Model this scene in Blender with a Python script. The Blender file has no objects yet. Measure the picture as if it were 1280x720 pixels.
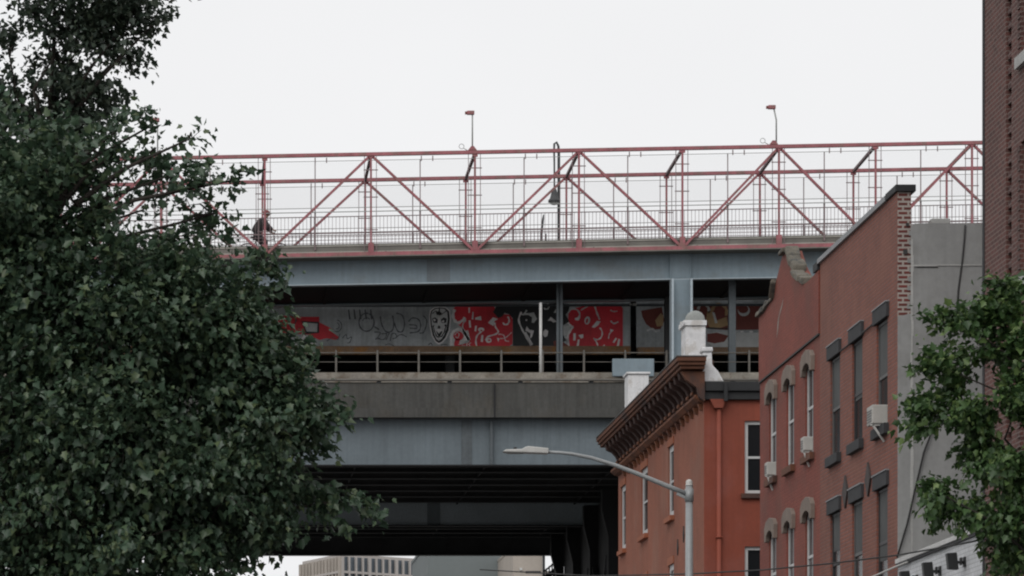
import bpy, math, random
import numpy as np
from mathutils import Vector, Matrix
random.seed(7)
C = bpy.context.scene.collection
FP = 4250.0            # focal length in photo pixels (1280 wide)
EYE = 1.6
def W(px, py, Y):      # survey helper: a bearing and an elevation taken at distance Y, as a world point
    return Vector(((px-240)*Y/FP, Y, EYE+(1060-py)*Y/FP))
def XX(px, Y): return (px-240)*Y/FP
def ZZ(py, Y): return EYE+(1060-py)*Y/FP

# ------------------------------------------------------------------ materials
def _n(nt, t, **kw):
    n = nt.nodes.new(t)
    for k, v in kw.items(): setattr(n, k, v)
    return n
def mat(name, col, rough=.7, var=.25, vscale=1.2, fine=.12, streak=0., bump=0., col2=None, c2scale=.6, c2lo=.5, c2hi=.62,
        metal=0., brick=None, spec=.4, emit=0):
    m = bpy.data.materials.new(name); m.use_nodes = True
    nt = m.node_tree; nt.nodes.clear(); L = nt.links
    out = _n(nt, 'ShaderNodeOutputMaterial'); b = _n(nt, 'ShaderNodeBsdfPrincipled')
    L.new(b.outputs[0], out.inputs[0])
    b.inputs['Roughness'].default_value = rough; b.inputs['Metallic'].default_value = metal
    b.inputs['Specular IOR Level'].default_value = spec
    tc = _n(nt, 'ShaderNodeTexCoord')
    def noise(scale, detail=5, vec=None):
        n = _n(nt, 'ShaderNodeTexNoise'); n.inputs['Scale'].default_value = scale; n.inputs['Detail'].default_value = detail
        n.inputs['Roughness'].default_value = .62
        L.new(vec or tc.outputs['Object'], n.inputs['Vector']); return n.outputs['Fac']
    def ramp(fac, lo, hi, a, c):
        r = _n(nt, 'ShaderNodeMapRange'); L.new(fac, r.inputs[0])
        r.inputs[1].default_value = lo; r.inputs[2].default_value = hi; r.inputs[3].default_value = a; r.inputs[4].default_value = c
        return r.outputs[0]
    def mix(fac, a, c, mode='MIX'):
        n = _n(nt, 'ShaderNodeMix', data_type='RGBA', blend_type=mode)
        if isinstance(fac, float): n.inputs[0].default_value = fac
        else: L.new(fac, n.inputs[0])
        for s, v in ((6, a), (7, c)):
            if isinstance(v, (tuple, list)): n.inputs[s].default_value = (*v[:3], 1)
            else: L.new(v, n.inputs[s])
        return n.outputs[2]
    cur = None
    base = col
    hgt = None
    if brick:
        sx = _n(nt, 'ShaderNodeSeparateXYZ'); L.new(tc.outputs['Object'], sx.inputs[0])
        ad = _n(nt, 'ShaderNodeMath', operation='ADD'); L.new(sx.outputs[0], ad.inputs[0]); L.new(sx.outputs[1], ad.inputs[1])
        cb = _n(nt, 'ShaderNodeCombineXYZ'); L.new(ad.outputs[0], cb.inputs[0]); L.new(sx.outputs[2], cb.inputs[1])
        bt = _n(nt, 'ShaderNodeTexBrick'); L.new(cb.outputs[0], bt.inputs[0])
        bt.inputs['Scale'].default_value = 1.
        bt.inputs['Brick Width'].default_value = brick.get('w', .215); bt.inputs['Row Height'].default_value = brick.get('h', .075)
        bt.inputs['Mortar Size'].default_value = brick.get('m', .008); bt.inputs['Mortar Smooth'].default_value = .3
        bt.inputs['Color1'].default_value = (*brick.get('c1', col), 1); bt.inputs['Color2'].default_value = (*brick.get('c2', col), 1)
        bt.inputs['Mortar'].default_value = (*brick.get('mc', col), 1); bt.inputs['Bias'].default_value = -.1
        base = bt.outputs['Color']; hgt = bt.outputs['Fac']
    if col2:
        f = ramp(noise(c2scale, 8), c2lo, c2hi, 0, 1)
        base = mix(f, base, col2)
    # broad variation
    v = ramp(noise(vscale, 6), .3, .7, 1-var, 1+var*.6)
    g = _n(nt, 'ShaderNodeCombineColor')
    for i in range(3): L.new(v, g.inputs[i])
    cur = mix(1., base, g.outputs[0], 'MULTIPLY')
    if fine:
        v2 = ramp(noise(vscale*18, 4), .3, .7, 1-fine, 1+fine)
        g2 = _n(nt, 'ShaderNodeCombineColor')
        for i in range(3): L.new(v2, g2.inputs[i])
        cur = mix(1., cur, g2.outputs[0], 'MULTIPLY')
    if streak:
        mp = _n(nt, 'ShaderNodeMapping'); mp.inputs['Scale'].default_value = (5, 5, .22); L.new(tc.outputs['Object'], mp.inputs[0])
        v3 = ramp(noise(1.3, 6, mp.outputs[0]), .42, .75, 1, 1-streak)
        g3 = _n(nt, 'ShaderNodeCombineColor')
        for i in range(3): L.new(v3, g3.inputs[i])
        cur = mix(1., cur, g3.outputs[0], 'MULTIPLY')
    L.new(cur, b.inputs['Base Color'])
    if bump or hgt is not None:
        bp = _n(nt, 'ShaderNodeBump'); bp.inputs['Strength'].default_value = bump or .4; bp.inputs['Distance'].default_value = .02
        if hgt is not None:
            iv = _n(nt, 'ShaderNodeMath', operation='SUBTRACT'); iv.inputs[0].default_value = 1; L.new(hgt, iv.inputs[1])
            L.new(iv.outputs[0], bp.inputs['Height'])
        else: L.new(noise(vscale*10, 6), bp.inputs['Height'])
        L.new(bp.outputs[0], b.inputs['Normal'])
    return m
def leafmat(name, dark, mid, light, rough=.42, trans=.16):
    m = bpy.data.materials.new(name); m.use_nodes = True
    nt = m.node_tree; nt.nodes.clear(); L = nt.links
    out = _n(nt, 'ShaderNodeOutputMaterial'); b = _n(nt, 'ShaderNodeBsdfPrincipled'); t = _n(nt, 'ShaderNodeBsdfTranslucent'); mx = _n(nt, 'ShaderNodeMixShader')
    geo = _n(nt, 'ShaderNodeNewGeometry'); cr = _n(nt, 'ShaderNodeValToRGB')
    L.new(geo.outputs['Random Per Island'], cr.inputs[0])
    e = cr.color_ramp.elements
    e[0].position = 0; e[0].color = (*dark, 1); e[1].position = 1; e[1].color = (*light, 1)
    k = e.new(.62); k.color = (*mid, 1)
    k = e.new(.93); k.color = tuple((a+c)/2 for a, c in zip(mid, light))+(1,)
    L.new(cr.outputs[0], b.inputs['Base Color']); L.new(cr.outputs[0], t.inputs['Color'])
    b.inputs['Roughness'].default_value = rough; b.inputs['Specular IOR Level'].default_value = .45
    mx.inputs[0].default_value = trans
    L.new(b.outputs[0], mx.inputs[1]); L.new(t.outputs[0], mx.inputs[2]); L.new(mx.outputs[0], out.inputs[0])
    return m

M = {}
M['red'] = mat('veiled_weathered_red_paint', (.33,.115,.13), .6, .25, 1.5, .15, streak=.2, col2=(.25,.13,.12), c2scale=2.5)  # pink cast puts veiling light into the red; patches and streaks are wear
M['red_shaded'] = mat('shaded_red_paint', (.16,.11,.115), .7, .2, 2)  # darker red-grey paints the underside shadow onto the cross struts
M['thin'] = mat('weathered_grey_red_rod', (.2,.15,.155), .7, .2, 1)
M['cable_grey'] = mat('galvanised_cable', (.3,.31,.3), .5, .1, 1)
M['blue'] = mat('blue_grey_bridge_paint', (.205,.262,.3), .55, .16, .35, .05, streak=.16, bump=.05, col2=(.185,.22,.24), c2scale=.5)
M['blue2'] = mat('mid_blue_grey_paint', (.13,.16,.18), .6, .18, .4, .06, streak=.18, bump=.05)  # one darker blue-grey tone, set for the lower girder
M['blue3'] = mat('faded_plate_paint', (.165,.195,.215), .6, .16, .6, .05, streak=.14)
M['bluelight'] = mat('blue_grey_paint_edge', (.36,.42,.46), .5, .12, .8)
M['bluedark'] = mat('dark_blue_grey_paint', (.09,.105,.115), .7, .25, .5, streak=.2)  # one dark blue-grey tone for posts, stiffeners and pipe
M['black'] = mat('shade_black_steel', (.014,.014,.016), .75, .3, 1.)  # near-black puts shade under and inside the bridge into the colour; joints too
M['dark_steel'] = mat('dark_grey_steel', (.05,.052,.055), .7, .3, 1.)  # one dark grey tone for stringers, braces and lamp posts
M['walk'] = mat('walkway_concrete_edge', (.15,.145,.13), .8, .2, 1.5)
M['walklight'] = mat('walkway_pale_edge', (.32,.31,.28), .8, .2, 1.5)
M['rail'] = mat('grey_brown_rail_paint', (.12,.112,.1), .6, .3, 2)
M['ledge'] = mat('stained_ledge_concrete', (.24,.22,.19), .85, .35, 1.4, .2, col2=(.16,.13,.1), c2scale=2)
M['fascia'] = mat('dirty_fascia_concrete', (.07,.07,.066), .85, .25, .5, .1, streak=.35, bump=.1, col2=(.07,.066,.058), c2scale=.7)
M['wall'] = mat('grey_painted_plate', (.5,.54,.56), .6, .28, .55, .08, streak=.3, col2=(.38,.41,.42), c2scale=.9)
M['rust'] = mat('rusty_brown_flange', (.3,.2,.13), .85, .35, 1.3, .2, col2=(.38,.19,.07), c2scale=1.6)
M['g_red'] = mat('graffiti_red', (.72,.035,.055), .5, .35, .8, .06, streak=.1)
M['g_dark'] = mat('graffiti_black', (.02,.022,.025), .5, .2, 2)
M['g_white'] = mat('graffiti_white', (.82,.8,.8), .5, .2, 2)
M['g_grey'] = mat('graffiti_grey', (.62,.64,.64), .5, .2, 2)
M['g_line'] = mat('graffiti_marker', (.1,.11,.12), .6, .2, 2)
M['g_brown'] = mat('graffiti_brown', (.2,.05,.04), .6, .3, 1)
M['g_ochre'] = mat('graffiti_ochre', (.5,.34,.18), .6, .3, 1)
def bk(c, d=.12, mc=None, **k):
    c1 = tuple(x*(1+d) for x in c); c2 = tuple(x*(1-d) for x in c)
    return dict(c1=c1, c2=c2, mc=mc or tuple(x*.72 for x in c), **k)
cA = (.22,.076,.05); M['brickA'] = mat('faded_brown_painted_brick', cA, .8, .16, .35, .07, streak=.12, col2=(.22,.092,.066), c2scale=.45, brick=bk(cA, .12, (.16,.085,.075), m=.014))
cB = (.205,.05,.033); M['brickB'] = mat('dark_red_painted_brick', cB, .75, .2, .4, .06, streak=.1, col2=(.17,.052,.036), c2scale=.7, brick=bk(cB, .08, tuple(x*.75 for x in cB)))
cC = (.275,.1,.062); M['brickC'] = mat('salmon_brown_painted_brick', cC, .8, .2, .45, .06, streak=.2, col2=(.27,.118,.08), c2scale=.5, brick=bk(cC, .05, tuple(x*.86 for x in cC)))
cC2 = (.23,.052,.028); M['renderC'] = mat('smooth_red_render', cC2, .7, .16, .5, .05, streak=.14, col2=(.24,.07,.05), c2scale=.4)
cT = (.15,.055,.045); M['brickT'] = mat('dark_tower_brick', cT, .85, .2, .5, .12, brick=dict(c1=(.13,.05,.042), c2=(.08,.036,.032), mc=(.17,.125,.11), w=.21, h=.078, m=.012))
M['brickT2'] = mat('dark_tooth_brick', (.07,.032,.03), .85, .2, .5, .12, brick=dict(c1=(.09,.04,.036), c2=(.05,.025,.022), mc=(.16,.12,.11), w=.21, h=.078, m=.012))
M['brickP'] = mat('bare_red_brick', (.17,.04,.035), .85, .2, 2, .15, brick=dict(c1=(.17,.04,.035), c2=(.1,.035,.03), mc=(.36,.32,.29), w=.2, h=.085, m=.022))
M['stucco'] = mat('grey_stucco', (.3,.303,.3), .9, .14, .45, .06, streak=.12, bump=.12, col2=(.255,.257,.252), c2scale=.8)
M['stucco_l'] = mat('pale_stucco_trim', (.4,.4,.39), .9, .2, 2)
M['crack'] = mat('dark_tar_seam', (.05,.05,.05), .9, .1, 2)
M['whitewall'] = mat('white_painted_brick', (.64,.65,.67), .7, .12, .8, .06, streak=.15, brick=bk((.64,.65,.67), .04, (.45,.46,.47)))
M['white'] = mat('dull_white_paint', (.55,.55,.54), .6, .15, 2)
M['chimney'] = mat('whitewashed_chimney', (.72,.72,.73), .8, .2, 3, .15, streak=.15, bump=.5, col2=(.5,.48,.46), c2scale=3)
M['dome'] = mat('grey_chimney_cap', (.24,.25,.24), .7, .2, 4)
M['frame_w'] = mat('white_window_frame', (.5,.5,.5), .5, .1, 3)
M['frame_g'] = mat('grey_window_frame', (.1,.1,.1), .5, .15, 3)
M['frame_d'] = mat('dark_window_frame', (.035,.035,.037), .5, .15, 3)
M['blind'] = mat('grey_window_blind', (.2,.21,.215), .8, .2, 1.5, .05)
M['glass'] = mat('dark_window_glass', (.014,.015,.017), .18, .1, 1, 0, spec=.3)
M['shade_g'] = mat('dim_grey_blind', (.075,.078,.078), .8, .25, 1.5, .05)
M['glass_b'] = mat('blue_grey_window_glass', (.09,.11,.13), .15, .25, .6, 0, spec=.5)
M['stone'] = mat('brownstone_lintel', (.2,.16,.135), .85, .2, 3, .12, bump=.3)
M['dkstone'] = mat('charcoal_lintel', (.036,.037,.04), .8, .2, 3, .1)
M['capblack'] = mat('black_roof_cap', (.022,.023,.025), .7, .2, 2)
M['capgrey'] = mat('grey_metal_flashing', (.24,.25,.26), .5, .2, 1)
M['rubble'] = mat('mossy_coping_stone', (.15,.135,.11), .95, .35, 4, .3, bump=.8, col2=(.08,.08,.075), c2scale=3)
M['cornice'] = mat('rusty_brown_cornice', (.12,.046,.024), .75, .3, .8, .15, col2=(.06,.032,.026), c2scale=1.2)
M['cornice_l'] = mat('orange_rust_moulding', (.19,.075,.038), .75, .35, 1.5, .2, col2=(.09,.038,.028), c2scale=2.5)
M['cornice_d'] = mat('dark_brown_bracket', (.045,.022,.018), .8, .25, 1.5)
M['sillC'] = mat('orange_painted_sill', (.3,.1,.05), .7, .2, 2)
M['ac'] = mat('air_conditioner_casing', (.42,.41,.385), .6, .12, 3)
M['galv'] = mat('galvanised_lamp_post', (.3,.315,.32), .45, .12, 3, metal=.15)
M['lamp'] = mat('pale_lamp_housing', (.5,.5,.48), .45, .12, 3)
M['iron'] = mat('black_iron', (.014,.015,.016), .5, .1, 3)
M['anchor'] = mat('anchor_plate_iron', (.05,.04,.038), .7, .2, 3)
M['wire'] = mat('black_cable', (.02,.02,.02), .7, .1, 3)
M['bark'] = mat('tree_bark', (.028,.023,.019), .9, .3, 4, .3, bump=.8)
M['asphalt'] = mat('asphalt', (.05,.05,.052), .9, .2, .6, .15)
M['pave'] = mat('pavement_concrete', (.2,.195,.185), .9, .2, .8, .12)
M['earth'] = mat('city_ground', (.13,.128,.12), .95, .2, .2, .1)
M['beige'] = mat('beige_concrete', (.38,.34,.3), .8, .1, .2, .05)
M['fin'] = mat('pale_facade_fin', (.42,.39,.37), .8, .1, .2, .05)
M['slate'] = mat('slate_blue_cladding', (.15,.17,.172), .8, .08, .1, .03)
M['jacket'] = mat('dark_jacket', (.045,.04,.042), .9, .2, 6)
M['trouser'] = mat('dark_trousers', (.03,.03,.035), .9, .2, 6)
M['skin'] = mat('skin', (.32,.2,.15), .6, .1, 6)
M['cap'] = mat('dull_red_cap', (.2,.06,.06), .9, .1, 6)
M['tyre'] = mat('tyre_rubber', (.02,.02,.02), .8, .1, 6)
M['leaf1'] = leafmat('dark_maple_leaf', (.042,.075,.048), (.06,.102,.06), (.11,.145,.068), .4, .26)
M['leaf2'] = leafmat('deep_green_maple_leaf', (.026,.042,.03), (.036,.056,.037), (.06,.078,.045), .5, .18)  # darker green for the leaves of the taller maple
M['leaf3'] = leafmat('bright_green_leaf', (.03,.062,.022), (.055,.11,.034), (.17,.24,.08), .45, .25)

m = bpy.data.materials.new('fine_wire_netting'); m.use_nodes = True
nt = m.node_tree; b = nt.nodes['Principled BSDF']; b.inputs['Base Color'].default_value = (.12,.12,.12,1); b.inputs['Roughness'].default_value = .6
t = nt.nodes.new('ShaderNodeBsdfTransparent'); x = nt.nodes.new('ShaderNodeMixShader'); x.inputs[0].default_value = .07
nt.links.new(t.outputs[0], x.inputs[1]); nt.links.new(b.outputs[0], x.inputs[2]); nt.links.new(x.outputs[0], nt.nodes['Material Output'].inputs[0])
M['net'] = m

# ------------------------------------------------------------------ mesh builder
class MB:
    def __init__(s): s.v = []; s.f = []; s.mi = []; s.sm = []
    def quad(s, *p, m=0, smooth=False):
        n = len(s.v); s.v += [tuple(q) for q in p]; s.f.append(tuple(range(n, n+len(p)))); s.mi.append(m); s.sm.append(smooth); return s
    def box(s, x0, x1, y0, y1, z0, z1, m=0, rise=0.):
        # rise: grade along X (z added per metre of X)
        if x0 > x1: x0, x1 = x1, x0
        if y0 > y1: y0, y1 = y1, y0
        if z0 > z1: z0, z1 = z1, z0
        n = len(s.v)
        for z in (z0, z1):
            for y in (y0, y1):
                for x in (x0, x1): s.v.append((x, y, z+rise*x))
        for f in ((0,2,3,1),(4,5,7,6),(0,1,5,4),(2,6,7,3),(0,4,6,2),(1,3,7,5)):
            s.f.append(tuple(n+i for i in f)); s.mi.append(m); s.sm.append(False)
        return s
    def tube(s, pts, r, n=6, m=0, caps=True, smooth=True):
        pts = [Vector(p) for p in pts]; rs = r if isinstance(r, (list, tuple)) else [r]*len(pts)
        k0 = len(s.v); up = None
        for i, p in enumerate(pts):
            d = (pts[min(i+1, len(pts)-1)]-pts[max(i-1, 0)]).normalized()
            if up is None or abs(up.dot(d)) > .95: up = Vector((0,0,1)) if abs(d.z) < .9 else Vector((0,1,0))
            a = d.cross(up).normalized(); b = a.cross(d).normalized(); up = b
            for j in range(n):
                t = 2*math.pi*(j+.5)/n
                q = p+(a*math.cos(t)+b*math.sin(t))*rs[i]; s.v.append(tuple(q))
        for i in range(len(pts)-1):
            for j in range(n):
                a0 = k0+i*n+j; a1 = k0+i*n+(j+1) % n
                s.f.append((a0, a1, a1+n, a0+n)); s.mi.append(m); s.sm.append(smooth and n > 4)
        if caps:
            s.f.append(tuple(k0+j for j in range(n))[::-1]); s.mi.append(m); s.sm.append(False)
            e = k0+(len(pts)-1)*n
            s.f.append(tuple(e+j for j in range(n))); s.mi.append(m); s.sm.append(False)
        return s
    def bar(s, a, b, w, h, m=0):   # rectangular bar between two points, w across, h along the up direction
        a = Vector(a); b = Vector(b); d = (b-a).normalized()
        side = Vector((0,1,0)) if abs(d.y) < .8 else Vector((1,0,0))
        u = d.cross(side).normalized(); side = u.cross(d).normalized()
        n = len(s.v)
        for p in (a, b):
            for i, j in ((-1,-1),(1,-1),(1,1),(-1,1)): s.v.append(tuple(p+side*i*w/2+u*j*h/2))
        for f in ((0,1,2,3),(7,6,5,4),(0,4,5,1),(1,5,6,2),(2,6,7,3),(3,7,4,0)):
            s.f.append(tuple(n+i for i in f)); s.mi.append(m); s.sm.append(False)
        return s
    def prism(s, pts, vec, m=0):   # planar outline pushed along vec
        n = len(s.v); k = len(pts); vec = Vector(vec)
        for p in pts: s.v.append(tuple(p))
        for p in pts: s.v.append(tuple(Vector(p)+vec))
        s.f.append(tuple(range(n, n+k))); s.f.append(tuple(range(n+2*k-1, n+k-1, -1))); s.mi += [m, m]; s.sm += [False]*2
        for i in range(k):
            j = (i+1) % k; s.f.append((n+j, n+i, n+k+i, n+k+j)); s.mi.append(m); s.sm.append(False)
        return s
    def lathe(s, c, prof, n=16, m=0, axis='z'):
        k0 = len(s.v)
        for r, h in prof:
            for j in range(n):
                t = 2*math.pi*j/n
                p = (r*math.cos(t), r*math.sin(t), h) if axis == 'z' else (h, r*math.cos(t), r*math.sin(t))
                s.v.append((c[0]+p[0], c[1]+p[1], c[2]+p[2]))
        for i in range(len(prof)-1):
            for j in range(n):
                a = k0+i*n+j; b = k0+i*n+(j+1) % n
                s.f.append((a, b, b+n, a+n)); s.mi.append(m); s.sm.append(True)
        s.f.append(tuple(k0+j for j in range(n))[::-1]); s.mi.append(m); s.sm.append(False)
        e = k0+(len(prof)-1)*n
        s.f.append(tuple(e+j for j in range(n))); s.mi.append(m); s.sm.append(False)
        return s
    def build(s, name, mats, parent=None, bevel=0.):
        o0 = wl(parent) if parent else Vector((0,0,0))
        if parent is None and s.v:
            a = np.array(s.v); o0 = Vector((float(a[:,0].mean()), float(a[:,1].mean()), float(a[:,2].min())))
        me = bpy.data.meshes.new(name)
        me.from_pydata([(v[0]-o0.x, v[1]-o0.y, v[2]-o0.z) for v in s.v], [], s.f)
        me.polygons.foreach_set('material_index', s.mi); me.polygons.foreach_set('use_smooth', s.sm)
        for k in (mats if isinstance(mats, (list, tuple)) else [mats]): me.materials.append(M[k])
        me.update()
        o = bpy.data.objects.new(name, me); C.objects.link(o)
        if parent: o.parent = parent
        else: o.location = o0
        if bevel:
            b = o.modifiers.new('bevel', 'BEVEL'); b.width = bevel; b.segments = 2; b.limit_method = 'ANGLE'
        return o
def wl(o):
    p = Vector((0,0,0))
    while o: p += o.location; o = o.parent
    return p
def thing(name, label, cat, loc=(0,0,0), group=None):
    o = bpy.data.objects.new(name, None); C.objects.link(o); o.location = loc; o.empty_display_size = .3
    return tag(o, label, cat, group)
def tag(o, label, cat, group=None):
    o['label'] = label; o['category'] = cat
    if group: o['group'] = group
    return o
def struct(o): o['kind'] = 'structure'; return o
def part(name, mats, parent, fn, bevel=0.):
    mb = MB(); fn(mb); return mb.build(name, mats, parent, bevel)

# ------------------------------------------------------------------ ground
part('ground', 'earth', None, lambda m: m.box(-3000,3000,-800,5000,-1,-.02))
for o in list(C.objects): struct(o)
struct(part('road', 'asphalt', None, lambda m: m.box(-3.5,9.6,-60,420,-.5,.0)))
struct(part('pavement', 'pave', None, lambda m: m.box(9.6,13.1,-60,420,-.5,.14)))
struct(part('footpath', 'pave', None, lambda m: m.box(-7.5,-3.5,-60,420,-.5,.14)))
def marks(m):
    for k in range(40): m.box(3.0,3.12,-40+k*9,-37+k*9,.002,.006)
struct(part('road_marking', 'white', None, marks))

# ------------------------------------------------------------------ the bridge
G = .019                    # the walkway climbs gently to the right
X0, X1 = -14., 46.
YN, YF = 125., 129.2
br = thing('elevated_bridge', 'blue-grey steel bridge with a pinkish red footway truss crossing over the street', 'bridge', (17.9,125.,0))
def zc(py, Y=YN, px=640):   # level of a feature seen at px, brought to X=0 along the grade
    return ZZ(py, Y)-G*XX(px, Y)
Z_TOP, Z_BOT = zc(189.5), zc(314.7)
pxs = [-190,-60,71,201,331,463.7,593.7,723.7,853,973.7,1094.5,1215,1336,1457,1578]
XP = [XX(p, YN) for p in pxs]
def chord(Y, zc_, h=.125, w=.14, name='chord'):
    def f(m):
        m.box(X0,X1,Y-w/2,Y+w/2,zc_-h/2,zc_+h/2, rise=G)
    return part(name, 'red', br, f)
FD = -.12
for Y, dz in ((YN,0),(YF,FD)):
    zt, zb = Z_TOP+dz, Z_BOT
    chord(Y, zt); chord(Y, zb, .155, .2)
    for i, x in enumerate(XP):
        def post(m, x=x):
            m.box(x-.036,x+.036,Y-.036,Y+.036,zb+.08+G*x,zt-.065+G*x)
            m.box(x-.1,x+.1,Y-.06,Y+.06,zb+.09+G*x,zb+.42+G*x)
            m.box(x-.1,x+.1,Y-.045,Y+.045,zt-.16+G*x,zt-.066+G*x)
        o = part('truss_post', 'red', br, post)
        def rods(m, x=x):
            for s in (-.24,.2):
                m.box(x+s-.012,x+s+.012,Y-.012,Y+.012,zb+.09+G*x,zt-.08+G*x)
            for h in (.9,2.1,3.1):
                m.box(x-.27,x+.26,Y+.046,Y+.062,zb+h+G*x,zb+h+.035+G*x)
        part('mesh_bracket', 'thin', o, rods)
        if i+1 < len(XP):
            x2 = XP[i+1]; odd = i % 2   # index 4 (331) is a lower node
            a = (x+.08, Y, (zb+.1 if not odd else zt-.1)+G*x); b = (x2-.08, Y, (zt-.1 if not odd else zb+.1)+G*x2)
            part('truss_diagonal', 'red', br, lambda m: m.bar(a, b, .09, .088))
    # cable tray and hangers under the upper chord
    def tray(m):
        m.box(X0,X1,Y-.02,Y+.0,zt-.235,zt-.215, rise=G)
    part('conduit', 'cable_grey', br, tray)
    def tray(m):
        m.box(X0,X1,Y-.01,Y+.01,zb+1.72,zb+1.745, rise=G); m.box(X0,X1,Y-.015,Y+.015,zb+1.57,zb+1.6, rise=G)
    part('screen_rail', 'cable_grey', br, tray)
    for x in XP:
        for d in (1.85,2.27): part('conduit_hanger', 'thin', br, lambda m: m.box(x+d-.02,x+d+.02,Y-.035,Y-.021,zt-.25+G*x,zt-.06+G*x))
    # inner verticals of the safety screen
    for i, x in enumerate(XP[:-1]):
        def scr(m):
            xm = (x+XP[i+1])/2-.1
            m.box(xm-.018,xm+.018,Y+.05,Y+.07,zb+.2+G*xm,zt-.2+G*xm)
            m.box(xm-.03,xm+.03,Y+.045,Y+.075,zb+.2+G*xm,zb+1.6+G*xm)
        part('screen_post', 'thin', br, scr)
    # fine wire netting, one light sheet per bay
    def net(m):
        m.quad((X0,Y+.08,zb+1.75+G*X0),(X1,Y+.08,zb+1.75+G*X1),(X1,Y+.08,zt-.25+G*X1),(X0,Y+.08,zt-.25+G*X0))
    part('wire_netting', 'net', br, net)
    # railing with balusters and cross rails
    yr = Y+(.2 if Y == YN else -.2)
    def railing(m):
        for h, t in ((1.43,.03),(.82,.045),(.7,.018),(.58,.018),(.46,.018)): m.box(X0,X1,yr-.015,yr+.015,zb+h,zb+h+t, rise=G)
        n = int((X1-X0)/.135)
        for i in range(n):
            x = X0+i*.135
            m.box(x-.0075,x+.0075,yr+.016,yr+.03,zb+.2+G*x,zb+1.44+G*x)
    part('railing', 'thin', br, railing)
for x in XP:
    part('cross_strut', 'red_shaded', br, lambda m: m.bar((x,YN+.08,Z_TOP+G*x-.03),(x,YF-.08,Z_TOP+FD+G*x-.03),.1,.1))
def deck(m):
    m.box(X0,X1,YN-.25,YF-.1,Z_BOT-.12,Z_BOT-.08, rise=G); m.box(X0,X1,YN+.1,YF-.1,Z_BOT-.079,Z_BOT+.1, rise=G)
part('walkway_deck', 'walk', br, deck)
for Y, s in ((YN,1),(YF,-1)):
    def kerb(m):
        m.box(X0,X1,Y+s*.11,Y+s*.17,Z_BOT+.101,Z_BOT+.42, rise=G)
        for x in XP:
            for d in (.55,1.2,2.5,3.2): m.box(x+d-.03,x+d+.03,Y+s*.1,Y+s*.05,Z_BOT+.09+G*x,Z_BOT+.14+G*x)
    k = part('walkway_kerb', 'walk', br, kerb)
    part('kerb_edge', 'walklight', k, lambda m: (m.box(X0,X1,Y+s*.085,Y+s*.109,Z_BOT+.33,Z_BOT+.37, rise=G), m.box(X0,X1,Y+s*.08,Y+s*.109,Z_BOT+.11,Z_BOT+.15, rise=G)))
# upper girders below the footway
G2 = .016
zg1 = ZZ(318.2,125.3)-G2*XX(640,125.3); zg0 = ZZ(352.3,125.3)-G2*XX(640,125.3)
for Y, s in ((125.5,1),(130.2,-1)):
    g = part('upper_girder', 'blue', br, lambda m: m.box(X0,X1,Y,Y+.06,zg0+.05,zg1, rise=G2))
    part('flange', 'bluelight', g, lambda m: m.box(X0,X1,Y-.14,Y+.2,zg0,zg0+.035, rise=G2))
    if s == 1:
        xa, xb = XX(534,125.3), XX(563,125.3)
        part('splice_plate', 'blue3', g, lambda m: m.box(xa,xb,Y-.02,Y-.001,zg0+.1+G2*xa,zg1-.12+G2*xa))
        for p in (345,428,600,700,1010,1090):
            x = XX(p,125.3)
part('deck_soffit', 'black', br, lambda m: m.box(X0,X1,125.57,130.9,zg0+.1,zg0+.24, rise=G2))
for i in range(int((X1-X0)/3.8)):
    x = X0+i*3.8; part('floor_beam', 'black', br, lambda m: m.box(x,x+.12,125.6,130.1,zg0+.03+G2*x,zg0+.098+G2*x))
# columns
for pc in (120,852.5,1361):
    xc = XX(pc,125.)
    pp = part('pier_column', 'blue', br, lambda m: (m.box(xc-.30,xc+.30,125.22,125.3,0,zg0+G2*xc-.02), m.box(xc-.36,xc+.36,125.42,125.48,zg0+G2*xc+.06,zg1+G2*xc-.02)))
    for sx in (-1,1):
        part('column_flange', 'bluelight', pp, lambda m: m.box(xc+sx*.305,xc+sx*.385,124.95,125.5,0,zg0+G2*xc-.03))
        part('stiffener', 'blue', pp, lambda m: m.box(xc+sx*.36,xc+sx*.39,125.36,125.49,zg0+.05+G2*xc,zg1-.02+G2*xc))
# the roadway level: graffiti plate wall
YW = 131.
zw1, zw0 = 22.75, ZZ(435,YW)
gap0, gap1 = XX(788,YW), XX(795.5,YW)
gw = part('graffiti_wall', 'wall', br, lambda m: (m.box(X0,gap0,YW,YW+.1,zw0,zw1), m.box(gap1,X1,YW,YW+.1,zw0,zw1)))
def seams(m):
    for p in (300,370,455,520,610,668,735,905,1000): m.box(XX(p,YW)-.02,XX(p,YW)+.02,YW-.03,YW-.001,zw0,zw1)
    m.box(X0,gap0,YW-.0035,YW-.001,zw0+.9,zw0+.92)
# rusty bottom flange
part('rusty_flange', 'rust', gw, lambda m: (m.box(X0,gap0-.02,YW-.25,YW+.12,ZZ(443,YW-.2),zw0-.002), m.box(gap1+.02,X1,YW-.25,YW+.12,ZZ(443,YW-.2),zw0-.002), m.box(X0,gap0-.02,YW-.06,YW-.002,zw0,zw0+.07)))
part('upper_pipe', 'bluedark', gw, lambda m: (m.tube([(X0,YW-.1,ZZ(384,YW)),(X1,YW-.1,ZZ(380,YW))],.05,8)))
part('floodlight', 'lamp', gw, lambda m: (m.box(XX(786.5,YW),XX(788.5,YW),YW-.3,YW-.15,ZZ(382.5,YW),ZZ(381,YW)), m.box(XX(790,YW),XX(794.5,YW),YW-.3,YW-.15,ZZ(383,YW),ZZ(380.5,YW))))  # no real floodlight: pale boxes standing in for bright sky dots
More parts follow.
